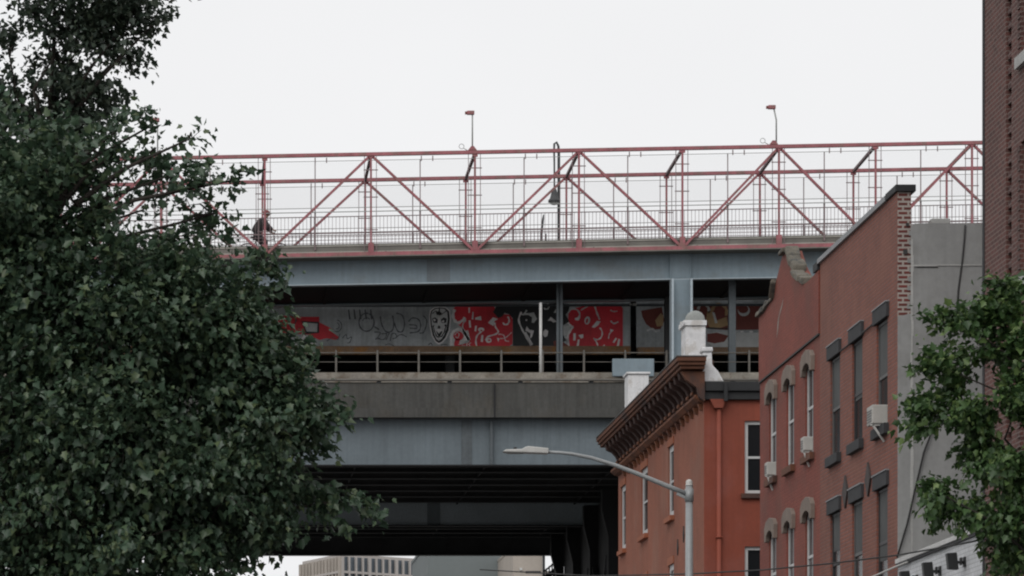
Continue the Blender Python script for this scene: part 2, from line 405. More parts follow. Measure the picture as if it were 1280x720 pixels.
# --- graffiti: paint film a few millimetres proud of the plate
def gz(base, sc):
    def f(x, y): return base[0]+x/sc, base[1]+y/sc
    return f
class Paint:
    def __init__(s): s.m = MB(); s.k = 0
    def P(s, px, py, lay): return (XX(px,YW), YW-.003-.0025*lay, ZZ(py,YW))
    def poly(s, T, pts, lay, mi):
        s.m.quad(*[s.P(*T(*p), lay) for p in pts][::-1], m=mi)
    def line(s, T, pts, w, lay, mi, sub=4):
        q = [Vector((T(*p)[0], T(*p)[1], 0)) for p in pts]
        if len(q) > 2 and sub:   # Catmull-Rom
            o = []
            for i in range(len(q)-1):
                a = q[max(i-1,0)]; b = q[i]; c = q[i+1]; d = q[min(i+2,len(q)-1)]
                for k in range(sub):
                    t = k/sub
                    o.append(.5*((2*b)+(c-a)*t+(2*a-5*b+4*c-d)*t*t+(3*b-a-3*c+d)*t**3))
            q = o+[q[-1]]
        w = w*.62
        L = []
        for i, p in enumerate(q):
            d = (q[min(i+1,len(q)-1)]-q[max(i-1,0)]).normalized(); nrm = Vector((-d.y, d.x, 0))
            ww = w*(.85+.25*math.sin(i*1.7))
            L.append((p+nrm*ww, p-nrm*ww))
        for i in range(len(L)-1):
            s.m.quad(*[s.P(v.x, v.y, lay) for v in (L[i][0], L[i+1][0], L[i+1][1], L[i][1])], m=mi)
    def ell(s, T, c, rx, ry, lay, mi, n=14, rot=0.):
        pts = []
        for i in range(n):
            t = 2*math.pi*i/n; a = rx*math.cos(t); b = ry*math.sin(t)
            pts.append((c[0]+a*math.cos(rot)-b*math.sin(rot), c[1]+a*math.sin(rot)+b*math.cos(rot)))
        s.poly(T, pts, lay, mi)
    def ring(s, T, c, rx, ry, w, lay, mi, a0=0, a1=360, n=14):
        s.line(T, [(c[0]+rx*math.cos(math.radians(a0+(a1-a0)*i/n)), c[1]+ry*math.sin(math.radians(a0+(a1-a0)*i/n))) for i in range(n+1)], w, lay, mi, 1)
    def done(s, name): return s.m.build(name, ['g_red','g_dark','g_white','g_grey','g_line','g_brown','g_ochre'], gw)
A = gz((525,370),9.); B = gz((655,370),9.); Cc = gz((370,370),6.544); D = gz((780,370),6.544)
R_,K_,W_,Y_,L_,N_,O_ = range(7)
p = Paint()    # the skull face
p.poly(A, [(100,220),(112,160),(160,128),(220,118),(290,124),(338,165),(350,260),(335,390),(295,480),(250,530),(212,548),(170,520),(130,450),(108,340)], 0, W_)
p.poly(A, [(112,225),(124,168),(165,136),(220,128),(285,134),(326,172),(336,260),(322,385),(285,470),(245,515),(212,530),(178,508),(142,440),(120,335)], 1, K_)
p.poly(A, [(124,225),(138,172),(175,146),(220,140),(275,146),(306,180),(314,260),(296,370),(270,440),(240,485),(212,505),(185,485),(158,425),(134,325)], 2, Y_)
for pts in ([(175,180),(215,170),(245,190),(235,215),(190,215)],[(210,140),(225,140),(222,190),(208,190)],
            [(135,255),(170,240),(200,265),(195,305),(150,300)],[(235,265),(265,240),(300,255),(295,300),(245,305)],
            [(198,345),(213,330),(230,345),(226,372),(213,362),(200,372)],
            [(168,405),(185,395),(212,425),(240,395),(262,405),(250,450),(212,462),(175,450)]): p.poly(A, pts, 3, K_)
for pts in ([(145,262),(165,256),(180,275),(160,288)],[(245,290),(262,268),(275,285),(260,300)],[(205,250),(222,235),(228,260),(212,320),(200,300)],[(180,375),(245,375),(240,395),(212,410),(186,395)]): p.poly(A, pts, 4, W_)
p.line(A, [(150,330),(165,390),(185,440),(212,485)], 2.0, 4, K_); p.line(A, [(290,320),(275,390),(245,445),(212,485)], 2.0, 4, K_)
p.line(A, [(160,340),(175,400),(200,450)], .9, 5, W_); p.line(A, [(278,340),(262,400),(232,450)], .9, 5, W_)
p.line(A, [(185,470),(212,480),(240,465)], 1.0, 6, W_)
p.line(A, [(140,200),(180,170),(220,215),(300,165)], 1.0, 4, K_)
p.done('skull_graffiti')
p = Paint()    # large red lettering
p.poly(A, [(365,150),(400,118),(560,112),(830,108),(870,200),(1010,210),(1042,260),(1040,540),(1000,568),(900,590),(860,625),(700,632),(620,600),(400,604),(380,570),(560,520),(500,380),(395,290)], 0, R_)
p.poly(A, [(340,420),(400,365),(460,380),(500,240),(520,255),(515,300),(545,400),(568,500),(500,515),(450,540),(375,585),(350,520)], 1, Y_)
p.line(A, [(390,150),(372,215),(392,280),(440,300),(475,270),(495,235)], 3.4, 2, W_)
p.line(A, [(352,560),(348,470),(372,405),(430,372),(480,385),(510,430),(555,505)], 2.8, 2, W_)
p.poly(A, [(480,300),(505,330),(520,400),(565,500),(500,500),(475,440)], 2, W_)
p.ell(A, (440,215), 52, 62, 3, R_); p.ell(A, (520,340), 34, 52, 3, R_); p.ell(A, (432,450), 58, 52, 3, R_)
p.line(A, [(390,440),(415,410),(440,430),(425,470),(400,460)], 1.0, 4, Y_)
p.poly(A, [(395,480),(450,490),(440,560),(390,600),(382,540)], 3, R_)
for pts in ([(545,130),(562,130),(560,190),(545,190)],[(590,180),(603,180),(600,265),(580,262)],[(620,245),(655,235),(685,225),(692,275),(620,265)],
            [(548,275),(568,275),(575,355),(548,355)],[(620,335),(640,335),(632,400),(612,395)],[(690,440),(712,440),(708,520),(682,515)],
            [(765,300),(820,240),(878,258),(838,285),(828,340),(775,310)],[(865,470),(895,478),(880,520)]): p.poly(A, pts, 3, W_)
p.ell(A, (688,378), 36, 24, 3, W_); p.ell(A, (772,500), 34, 28, 3, W_); p.ell(A, (778,498), 14, 10, 4, R_); p.ell(A, (690,388), 13, 8, 4, R_)
p.line(A, [(740,500),(760,460),(850,430),(880,400),(850,350),(840,300)], 1.7, 4, W_)
p.line(A, [(690,400),(640,450),(628,520),(650,590),(690,625)], 1.8, 4, W_)
p.ring(A, (965,275), 38, 48, 1.8, 4, W_, -60, 150)
p.line(A, [(880,430),(940,440),(960,500),(1000,510)], 1.0, 4, W_); p.line(A, [(900,480),(960,470),(1030,410)], .8, 4, W_)
for i, pts in enumerate(([(430,548),(470,528),(440,520)],[(450,540),(500,520),(470,560),(510,558)],[(530,520),(525,570)],[(575,525),(545,545),(580,575)])): p.line(A, pts, .9, 5, W_, 0)
# right half of the piece
p.poly(B, [(500,160),(560,140),(740,100),(800,88),(1080,100),(1112,140),(1112,610),(1060,640),(850,632),(660,612),(520,610),(500,440),(560,350),(495,300)], 0, R_)
p.ring(B, (560,215), 68, 70, 1.8, 2, Y_, -160, 60)
for pts in ([(570,250),(605,240),(620,210),(618,275),(575,272)],[(555,420),(583,420),(580,500),(552,500)],[(605,490),(625,490),(615,575),(590,575)],
            [(610,440),(665,430),(668,470),(640,480)],[(760,350),(820,280),(862,285),(835,330),(790,360)],[(970,370),(1010,385),(985,408),(968,400)],
            [(1030,470),(1048,478),(1015,530),(995,520)],[(1062,480),(1082,490),(1065,580),(1038,575)],[(885,560),(905,545),(915,570),(895,590)]): p.poly(B, pts, 3, W_)
p.ell(B, (712,275), 32, 46, 2, Y_, rot=.2); p.ell(B, (708,280), 13, 28, 3, R_, rot=.2)
p.line(B, [(795,110),(820,190),(850,265)], 1.9, 2, Y_); p.ring(B, (820,420), 60, 72, 1.6, 3, W_, -60, 130)
p.line(B, [(790,480),(820,530),(835,580)], 1.6, 3, W_); p.line(B, [(975,280),(1010,310),(1060,290)], 1.6, 3, Y_); p.line(B, [(970,160),(1010,175),(1050,170)], 1.3, 3, Y_)
p.line(B, [(950,480),(960,430),(985,400)], 1.1, 3, W_); p.line(B, [(640,160),(740,100)], 1.4, 3, Y_)
p.line(B, [(510,600),(490,480),(510,410),(550,350)], 2.2, 3, W_)
p.line(B, [(420,300),(480,290),(520,330),(552,348)], 2.2, 3, W_); p.line(B, [(415,462),(470,470),(495,520)], 1.8, 3, W_)
p.poly(B, [(440,340),(500,330),(520,360),(490,440),(430,450)], 2, Y_)
p.done('red_graffiti_lettering')
p = Paint()    # black lettering between the red
p.poly(A, [(820,180),(860,115),(960,108),(1060,120),(1300,100),(1300,565),(1045,560),(1042,250),(1000,205),(950,190),(930,230),(880,250)], 5, K_)
p.poly(B, [(0,100),(400,78),(520,90),(500,170),(470,210),(510,290),(440,330),(440,440),(480,500),(340,560),(0,560)], 6, K_)
p.line(A, [(1140,180),(1110,270),(1150,380),(1200,470),(1250,555)], 2.0, 7, W_)
p.line(A, [(1135,200),(1165,210),(1200,160)], 1.8, 7, Y_)
for pts in ([(10,190),(60,195),(110,185),(145,260),(110,305),(85,300),(90,240),(50,215),(0,215)],[(15,390),(30,340),(60,380),(112,390),(90,460),(68,480),(72,420)],
            [(0,420),(20,400),(100,545),(80,560)],[(265,280),(300,235),(370,290),(330,300),(300,280)],[(215,400),(240,375),(272,395),(262,450),(235,465),(215,440)],
            [(330,190),(372,130),(385,190)],[(360,430),(375,430),(378,460),(362,455)]): p.poly(B, pts, 7, Y_ if pts[0][0] in (330,10) else W_)
p.ell(B, (26,272), 10, 10, 7, W_); p.ring(B, (250,115), 32, 34, 1.6, 7, Y_, -80, 150)
p.poly(B, [(330,510),(400,490),(500,560),(480,600),(340,600)], 7, N_)
p.ell(A, (1200,590), 52, 26, 8, O_); p.ell(A, (1200,590), 38, 15, 9, N_)
p.done('black_graffiti_lettering')
p = Paint()    # red, white and black fragment at the left
p.poly(Cc, [(-300,180),(-120,160),(60,170),(190,170),(190,215),(300,270),(300,300),(352,335),(330,360),(250,345),(190,360),(110,318),(-100,300),(-320,330)], 0, R_)
p.poly(Cc, [(45,205),(188,212),(190,302),(80,312)], 1, K_); p.poly(Cc, [(58,216),(176,226),(172,294),(88,290)], 2, Y_)
p.poly(Cc, [(45,308),(100,325),(165,385),(120,400),(70,438),(35,415)], 2, W_); p.poly(Cc, [(-180,330),(-60,320),(20,360),(10,420),(-80,400)], 2, Y_)
p.poly(Cc, [(50,370),(110,350),(110,390),(70,405)], 3, K_)
p.ring(Cc, (335,245), 38, 48, .9, 3, L_, -90, 120); p.ring(Cc, (335,245), 18, 24, .8, 3, L_, -90, 120)
p.line(Cc, [(250,370),(300,340),(340,355),(360,310)], .9, 3, L_); p.line(Cc, [(380,345),(410,315),(420,350),(455,335),(440,380),(420,385)], 1.0, 3, L_)
p.done('red_and_white_graffiti')
p = Paint()    # outline throw-up and tags
p.ring(Cc, (577,215), 62, 74, 1.5, 1, L_, -70, 285, 20)
p.ring(Cc, (577,205), 30, 26, 1.0, 1, L_, 180, 330)
p.line(Cc, [(690,165),(700,230),(735,290),(785,285),(800,230),(790,160)], 1.4, 1, L_)
p.line(Cc, [(805,220),(830,285),(870,290),(888,230),(870,160),(820,140)], 1.4, 1, L_)
p.line(Cc, [(920,210),(950,180),(1000,190),(1020,240),(1000,290),(930,302)], 1.4, 1, L_); p.line(Cc, [(925,235),(980,240),(985,265),(930,262)], 1.2, 1, L_)
p.line(Cc, [(1040,160),(1070,200),(1060,260),(1040,300),(1010,303)], 1.4, 1, L_); p.line(Cc, [(640,250),(680,275)], 1.4, 1, L_)
p.line(Cc, [(640,295),(690,300),(670,345),(720,355),(740,310),(700,310)], 1.1, 1, L_); p.line(Cc, [(735,360),(760,310),(760,300),(730,305)], 1.1, 1, L_)
p.line(Cc, [(770,370),(785,310),(815,310),(820,340),(790,350)], 1.1, 1, L_); p.line(Cc, [(820,335),(860,315),(905,335)], 1.1, 1, L_)
p.line(Cc, [(690,345),(650,355),(665,340)], .9, 1, L_); p.line(Cc, [(730,400),(760,392),(790,402),(830,430)], .8, 1, L_)
p.line(A, [(95,550),(120,530),(140,555)], 1.2, 1, L_); p.line(A, [(235,552),(270,545),(310,550)], 1.2, 1, L_)
for k in range(5): p.line(Cc, [(430+k*45,110),(440+k*45,190)], 1.6, 0, L_, 0)
p.line(Cc, [(-60,150),(0,190),(-20,240)], 1.4, 1, L_)
p.done('outline_graffiti')
p = Paint()    # brown and ochre piece either side of the column
p.poly(D, [(140,120),(310,90),(330,200),(300,270),(240,275),(180,230),(150,170)], 0, N_)
p.poly(D, [(255,200),(300,140),(322,160),(318,245),(270,250)], 1, O_)
p.line(D, [(185,285),(230,270),(260,290),(290,280)], 2.2, 2, Y_)
p.poly(D, [(560,70),(1300,60),(1300,270),(860,280),(700,270),(600,230)], 0, N_)
p.ring(D, (650,120), 45, 52, 3, 1, Y_, -170, 20); p.ring(D, (780,130), 60, 62, 3.4, 1, O_, -170, 30)
p.poly(D, [(680,130),(720,110),(760,200),(840,170),(850,240),(780,262),(700,255),(670,200)], 1, O_)
p.poly(D, [(720,130),(740,135),(765,220),(745,225)], 2, Y_); p.poly(D, [(680,300),(860,290),(850,440),(740,430),(680,380)], 1, Y_)
p.poly(D, [(680,310),(760,300),(855,325),(820,375),(740,388),(680,375)], 2, N_); p.line(D, [(680,262),(860,268),(900,262)], 1.6, 3, K_)
p.ell(D, (980,120), 50, 46, 1, Y_); p.ell(D, (975,108), 42, 34, 2, N_)
p.poly(D, [(900,300),(1300,300),(1300,420),(900,420)], 1, Y_)
for x in (905,965,1040): p.ell(D, (x,292), 16, 7, 2, W_)
for x in (975,1060,1150): p.ell(D, (x,432), 30, 10, 3, O_)
p.done('brown_and_ochre_graffiti')
# light slot sides, mid posts, pole
part('mullion_post', 'bluedark', br, lambda m: (m.box(XX(695.5,126.5),XX(698,126.5),126.4,126.6,ZZ(470,126.5),zg0+.3), m.box(XX(700,126.5),XX(703,126.5),126.4,126.6,ZZ(470,126.5),zg0+.3), m.box(XX(698,126.5),XX(700,126.5),126.48,126.52,ZZ(470,126.5),zg0+.3)))
part('mullion_post', 'bluedark', br, lambda m: m.box(XX(910.5,126.5),XX(919,126.5),126.35,126.6,ZZ(478,126.5),zg0+.5))
part('mullion_post', 'dark_steel', br, lambda m: m.box(XX(831,130),XX(838,130),129.9,130.2,ZZ(470,130),zg0+.4))
part('white_pole', 'white', br, lambda m: m.tube([(XX(675.8,125.9),125.9,ZZ(479,125.9)),(XX(675.8,125.9),125.9,ZZ(378.5,125.9))],.055,10))
# guard rail
YG = 126.
def gr(m):
    for py, r in ((441,.024),(452.5,.015)): m.tube([(X0,YG,ZZ(py,YG)),(X1,YG,ZZ(py,YG))], r, 6)
rl = part('guard_rail', 'rail', br, gr)
k = -6
while XX(420+51.6*k,YG) < X1:
    x = XX(420+51.6*k,YG); k += 1
    if x > X0: part('rail_post', 'rail', rl, lambda m: (m.box(x-.035,x+.035,YG-.1,YG-.04,ZZ(469,YG),ZZ(438,YG)), m.box(x-.09,x+.09,YG-.12,YG+.05,ZZ(469,YG),ZZ(466,YG))))
part('ledge', 'ledge', br, lambda m: m.box(X0,X1,125.45,126.8,ZZ(478,125.45),ZZ(465.5,125.45)))
part('pipe', 'rail', br, lambda m: m.tube([(X0,124.75,ZZ(474.8,124.75)),(X1,124.75,ZZ(474.8,124.75))],.05,8))
part('cover_panel', 'blue', br, lambda m: m.box(XX(765,125.2),XX(817,125.2),125.05,125.2,ZZ(471,125.2),ZZ(449,125.2)), .02)
def brk(m):
    for k in range(24):
        x = X0+k*2.6; m.box(x,x+.14,124.79,125.44,ZZ(478.5,124.8),ZZ(475.5,124.8)); 
part('pipe_bracket', 'dark_steel', br, brk)
fa = part('concrete_fascia', 'fascia', br, lambda m: (m.box(X0,X1,124.8,125.1,ZZ(510,124.8),ZZ(479,124.8)), m.box(X0,X1,124.72,125.12,ZZ(522,124.8),ZZ(510.3,124.8))))
part('fascia_joint', 'black', fa, lambda m: [m.box(XX(q,124.8)-.03,XX(q,124.8)+.03,124.70,124.719,ZZ(522,124.8),ZZ(479.5,124.8)) for q in (98,358,618,878,1138)])
zl1, zl0 = ZZ(526,125.25), ZZ(583,125.25)
lg = part('lower_girder', 'blue2', br, lambda m: m.box(X0,X1,125.25,125.31,zl0+.04,zl1+.4))
part('flange', 'black', lg, lambda m: m.box(X0,X1,125.0,125.6,zl0,zl0+.04))
part('splice_plate', 'bluedark', lg, lambda m: (m.box(XX(577,125.2),XX(590,125.2),125.23,125.249,zl0+.05,zl1)))
for q in (98,614,1130): part('stiffener', 'bluedark', lg, lambda m: m.box(XX(q,125.2)-.05,XX(q,125.2)+.05,125.08,125.249,zl0+.05,zl1))
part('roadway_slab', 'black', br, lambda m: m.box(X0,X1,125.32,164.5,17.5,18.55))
for ya, yb, n in ((127.5,146.2,9),(150,162.5,7)):
    for i in range(n):
        y = ya+(yb-ya)*i/(n-1)
        part('stringer', 'dark_steel', br, lambda m: (m.box(X0,X1,y-.015,y+.015,16.5,17.49), m.box(X0,X1,y-.14,y+.14,16.45,16.5)))
for i in range(12):
    x = X0+i*5.1; part('cross_beam', 'black', br, lambda m: m.box(x-.03,x+.03,125.7,147.7,16.52,17.4)); part('cross_beam', 'black', br, lambda m: m.box(x-.03,x+.03,148.4,163.3,16.52,17.4))
mg = part('middle_girder', 'bluelight', br, lambda m: m.box(X0,X1,148.,148.1,15.64,17.45))
part('flange', 'black', mg, lambda m: m.box(X0,X1,147.75,148.35,15.6,15.64))
part('splice_plate', 'blue3', mg, lambda m: m.box(XX(534,148),XX(550,148),147.96,147.999,15.65,16.9))
part('far_girder', 'dark_steel', br, lambda m: (m.box(X0,X1,163.6,163.7,15.72,17.45), m.box(X0,X1,163.35,163.95,15.68,15.72)))
# interior of the roadway and railway level
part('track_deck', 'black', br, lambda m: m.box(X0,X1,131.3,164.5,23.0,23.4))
part('light_block_wall', 'black', br, lambda m: (m.box(X0,X1,158.,158.2,18.56,22.99), m.box(X0,X1,163.,163.2,18.56,22.99)))  # walls added to block daylight coming in from the far side
def inn(m):
    for y in (134.,137.5,141.,146.): 
        m.box(X0,X1,y,y+.08,22.2,22.98)
        m.box(X0,X1,y-.1,y+.2,22.15,22.199)
    for i in range(9):
        x = X0+3+i*7; m.box(x,x+.35,134,134.35,18.56,22.14); m.box(x,x+.35,146.3,146.6,18.56,22.99)
part('track_beam', 'dark_steel', br, inn)
# dark steel pier under the right-hand part
px0 = 17.4
part('pier_shade_infill', 'black', br, lambda m: m.box(px0,px0+5,140,159,0,16.3))  # solid black infill added for the shade among the open pier steelwork
for y in (139.5,146.,152.5,159.3):
    part('steel_pier', 'black', br, lambda m: (m.box(px0-.35,px0-.001,y-.3,y+.3,0,14.4), m.prism([(px0-.35,y-.25,14.401),(px0-.001,y-.25,14.401),(px0-.001,y-.25,16.3),(px0-.6,y-.25,16.3),(px0-.6,y-.25,15.4)],(0,.5,0))))
for a_, b_ in ((139.8,145.7),(146.3,152.2),(152.8,159.)):
    part('pier_brace', 'dark_steel', br, lambda m: m.bar((px0-.15,a_,8),(px0-.15,b_,13.6),.14,.2))
    part('pier_brace', 'dark_steel', br, lambda m: m.bar((px0-.32,b_,8),(px0-.32,a_,13.6),.1,.14))

# masts on the footway chord
for i, (q, pt, bend) in enumerate(((590.5,139,0),(967,132,1),(197,148,0))):
    x = XX(q,YN); zt = Z_TOP+.08+G*x; zh = ZZ(pt+2,YN)
    t = thing('warning_light_mast', ['thin mast with small red lamp head above the middle of the truss', 'thin bent mast with red lamp head above the right end of the truss', 'thin mast with small red lamp head showing above the leaves at the left'][i], 'light mast', (x,YN,zt), 'light masts on top of the footway truss')
    part('mast', 'cable_grey', t, lambda m: m.tube([(x+(.1 if bend else 0),YN,zt),(x+(.1 if bend else 0),YN,zt+.9),(x,YN,zh)],.03,6))
    part('lamp_head', 'red', t, lambda m: (m.box(x-.2,x+.07,YN-.08,YN+.08,zh-.07,zh+.07)), .02)
    part('lens', 'g_brown', t, lambda m: (m.box(x-.27,x-.2,YN-.06,YN+.06,zh-.05,zh+.04)))
    part('base_plate', 'red', t, lambda m: m.prism([(x-.16,YN-.06,zt-.001),(x+.16,YN-.06,zt-.001),(x+.05,YN-.06,zt+.14),(x-.05,YN-.06,zt+.14)],(0,.12,0)))
    if i < 2:
        part('loop_antenna', 'cable_grey', t, lambda m: (m.tube([(x-.4+.09*math.cos(a*.5236),YN,zt+.14+.09*math.sin(a*.5236)) for a in range(13)],.012,5), m.tube([(x-.33,YN,zt+.08),(x-.18,YN,zt-.01)],.015,5)))
# teardrop lamp beyond the truss
YL = 150.
xl = XX(698.5,YL)
t = thing('bridge_lamp', 'tall crook-topped lamp with hanging bell shade seen through the truss', 'street lamp', (xl,YL,23.4))
zt = ZZ(184,YL)
part('post', 'dark_steel', t, lambda m: m.tube([(xl,YL,23.4),(xl,YL,zt-.2),(xl-.02,YL,zt+.05),(xl-.1,YL,zt+.22),(xl-.2,YL,zt+.14),(xl-.24,YL-.3,zt-.2),(xl-.25,YL-.5,zt-.8),(xl-.25,YL-.5,ZZ(238,YL))],[.075,.065,.055,.05,.05,.045,.04,.035],8))
zb_ = ZZ(238,YL)
sh = part('lamp_shade', 'dark_steel', t, lambda m: m.lathe((xl-.25,YL-.5,zb_-.62),[(.27,0),(.27,.1),(.2,.16),(.15,.35),(.1,.55),(.04,.64)]))
part('lens', 'cable_grey', sh, lambda m: m.lathe((xl-.25,YL-.5,zb_-.74),[(.05,0),(.16,.03),(.21,.119)]))
xl2 = XX(682,163)
t = thing('bent_mast', 'short dark bent mast seen low through the truss left of the bell lamp', 'mast', (xl2,163.9,23.4))
part('post', 'dark_steel', t, lambda m: m.tube([(xl2+.1,163.9,23.4),(xl2+.1,163.9,31.2)],.05,6))
part('arm', 'dark_steel', t, lambda m: m.tube([(xl2-.15,163.7,23.4),(xl2-.13,163.7,31.2),(xl2-.05,163.7,31.9),(xl2-.02,163.7,32.1)],[.08,.07,.06,.03],6))

# ------------------------------------------------------------------ cyclist
YC = 127.1
xc = XX(329,YC); zd = Z_BOT+.1+G*xc
def cyc(x, z, y=0.): return (xc+x*1.12, YC+y*1.12, zd+z*1.12)
bk_ = thing('bicycle', 'dark bicycle ridden to the right along the footway', 'bicycle', cyc(0,0))
fr = part('frame', 'iron', bk_, lambda m: [m.tube([cyc(*a),cyc(*b)],.018,6) for a, b in (((-.12,.28),(-.27,.82)),((-.12,.28),(.4,.62)),((-.24,.74),(.37,.8)),((.36,.88),(.42,.6)),((.42,.6),(.56,.34)),((-.12,.28),(-.52,.34)),((-.25,.72),(-.52,.34)))])
for wx in (-.52,.56):
    wq = part('wheel', 'cable_grey', bk_, lambda m: ([m.tube([cyc(wx,.34),cyc(wx+.31*math.cos(a),.34+.31*math.sin(a))],.004,4) for a in [k*math.pi/6 for k in range(12)]], m.tube([cyc(wx,.34,-.04),cyc(wx,.34,.04)],.03,8)))
    part('tyre', 'tyre', wq, lambda m: m.tube([cyc(wx+.33*math.cos(k*math.pi/12),.34+.33*math.sin(k*math.pi/12)) for k in range(25)],.022,6))
part('handlebar', 'iron', bk_, lambda m: (m.tube([cyc(.36,.88),cyc(.36,1.0)],.015,6), m.tube([cyc(.4,1.02,-.28),cyc(.36,1.0,0),cyc(.4,1.02,.28)],.014,6)))
part('saddle', 'iron', bk_, lambda m: (m.prism([cyc(-.42,.86,-.07),cyc(-.1,.84,-.02),cyc(-.1,.84,.02),cyc(-.42,.86,.07)],(0,0,.05))), .01)
def skin(name, matk, verts, edges, rad, root, parent):
    o0 = wl(parent); me = bpy.data.meshes.new(name)
    me.from_pydata([Vector(v)-o0 for v in verts], edges, []); o = bpy.data.objects.new(name, me); C.objects.link(o); o.parent = parent
    me.materials.append(M[matk])
    s = o.modifiers.new('skin', 'SKIN')
    for i, d in enumerate(me.skin_vertices[0].data): d.radius = rad[i] if isinstance(rad[i], tuple) else (rad[i], rad[i]); d.use_root = (i == root)
    s.use_smooth_shade = True
    b = o.modifiers.new('sub', 'SUBSURF'); b.levels = 1; b.render_levels = 2
    return o
pe = thing('person', 'cyclist in a dark jacket and dull red cap leaning over the handlebar', 'person', cyc(-.2,.9))
V = []; E = []; Rr = []
def jn(p, r, frm=None):
    V.append(cyc(*p)); Rr.append(r)
    if frm is not None: E.append((frm, len(V)-1))
    return len(V)-1
pel = jn((-.27,.98),.13); sp = jn((-.16,1.18),.12,pel); chs = jn((-.02,1.38),.14,sp); nk = jn((.07,1.5),.055,chs); hd0 = jn((.1,1.56),.06,nk); hd = jn((.12,1.62),.095,hd0); tp = jn((.12,1.7),.07,hd)
nose = jn((.22,1.61),.014,hd)
for s in (-1,1):
    sh_ = jn((.0,1.4,s*.18),.055,chs); el = jn((.17,1.18,s*.27),.042,sh_); wr = jn((.34,1.06,s*.27),.03,el); pa = jn((.385,1.05,s*.27),.034,wr)
    for k in range(4):
        f1 = jn((.42,1.052,s*.27+(k-1.5)*.02),.009,pa); f2 = jn((.43,1.02,s*.27+(k-1.5)*.02),.008,f1)
    th = jn((.39,1.04,s*.23),.01,pa); jn((.41,1.01,s*.225),.009,th)
    hp = jn((-.24,.94,s*.1),.095,pel); kn = jn((.12 if s < 0 else .06,.72 if s < 0 else .55,s*.11),.06,hp); an = jn((-.02 if s < 0 else -.2,.38 if s < 0 else .16,s*.11),.038,kn); jn((.1 if s < 0 else -.06,.33 if s < 0 else .1,s*.11),.032,an)
skin('body', 'skin', V, E, Rr, 0, pe)
n = 0
V2 = [cyc(-.27,.96),cyc(-.17,1.18),cyc(-.03,1.38),cyc(.04,1.47)]; E2 = [(0,1),(1,2),(2,3)]; R2 = [.22,.23,.24,.14]
for s in (-1,1):
    b0 = len(V2); V2 += [cyc(0,1.4,s*.19),cyc(.17,1.19,s*.27),cyc(.31,1.08,s*.27)]; R2 += [.12,.09,.06]; E2 += [(2,b0),(b0,b0+1),(b0+1,b0+2)]
skin('jacket', 'jacket', V2, E2, R2, 0, pe)
V3 = [cyc(-.27,.96)]; E3 = []; R3 = [.15]
for s in (-1,1):
    b0 = len(V3); V3 += [cyc(-.22,.92,s*.11),cyc(.12 if s < 0 else .06,.72 if s < 0 else .55,s*.11),cyc(-.01 if s < 0 else -.18,.42 if s < 0 else .2,s*.11)]; R3 += [.115,.08,.055]; E3 += [(0,b0),(b0,b0+1),(b0+1,b0+2)]
skin('trousers', 'trouser', V3, E3, R3, 0, pe)
part('cap', 'cap', pe, lambda m: (m.lathe(cyc(.11,1.655),[(.125,-.03),(.135,.04),(.11,.1),(.06,.14),(.01,.15)],14), m.box(xc+.2,xc+.32,YC-.07,YC+.07,zd+1.86,zd+1.88)))

# ------------------------------------------------------------------ buildings on the right side of the street
XF = 13.1
def yf(px): return XF*FP/(px-240)
def wall(m, axis, c, u0, u1, z0, z1, holes=(), dep=.22, mi=0):
    us = sorted({u0,u1}|{h[0] for h in holes}|{h[1] for h in holes}); zs = sorted({z0,z1}|{h[2] for h in holes}|{h[3] for h in holes})
    def P(u, z, d=0.): return (c+d,u,z) if axis == 'x' else (u,c+d,z)
    for i in range(len(us)-1):
        for j in range(len(zs)-1):
            uc, zc_ = (us[i]+us[i+1])/2, (zs[j]+zs[j+1])/2
            if any(h[0] < uc < h[1] and h[2] < zc_ < h[3] for h in holes): continue
            q = [P(us[i],zs[j]),P(us[i+1],zs[j]),P(us[i+1],zs[j+1]),P(us[i],zs[j+1])]
            m.quad(*(q[::-1] if axis == 'x' else q), m=mi)
    for a, b, e, f in holes:
        for q in ([P(a,e),P(a,e,dep),P(a,f,dep),P(a,f)],[P(b,e),P(b,f),P(b,f,dep),P(b,e,dep)],[P(a,f),P(a,f,dep),P(b,f,dep),P(b,f)],[P(a,e),P(b,e),P(b,e,dep),P(a,e,dep)]): m.quad(*q, m=mi)
def bx(m, axis, c, u0, u1, d0, d1, z0, z1, mi=0):
    if axis == 'x': m.box(c+d0,c+d1,u0,u1,z0,z1,mi)
    else: m.box(u0,u1,c+d0,c+d1,z0,z1,mi)
def window(parent, axis, c, u0, u1, z0, z1, dep=.2, fm='frame_w', gm='glass', rail=.5, fw=.06, blind=None, label=None):
    def f(m):
        bx(m,axis,c,u0,u0+fw,dep-.03,dep+.02,z0,z1); bx(m,axis,c,u1-fw,u1,dep-.03,dep+.02,z0,z1)
        bx(m,axis,c,u0+fw,u1-fw,dep-.03,dep+.02,z1-fw,z1); bx(m,axis,c,u0+fw,u1-fw,dep-.03,dep+.02,z0,z0+fw)
        if rail: zr = z0+(z1-z0)*rail; bx(m,axis,c,u0+fw,u1-fw,dep-.025,dep+.02,zr-.03,zr+.03)
    w = part('window', fm, parent, f)
    if label: w['label'] = label
    part('pane', gm, w, lambda m: bx(m,axis,c,u0+fw/2,u1-fw/2,dep+.0,dep+.01,z0+fw/2,z1-fw/2))
    if blind:
        a, b, e, g_ = blind
        part('blind', 'shade_g' if fm in ('frame_g','frame_d') else 'blind', w, lambda m: bx(m,axis,c,u0+fw+(u1-u0-2*fw)*a,u0+fw+(u1-u0-2*fw)*b,dep-.012,dep-.004,z0+fw+(z1-z0-2*fw)*e,z0+fw+(z1-z0-2*fw)*g_))
    return w

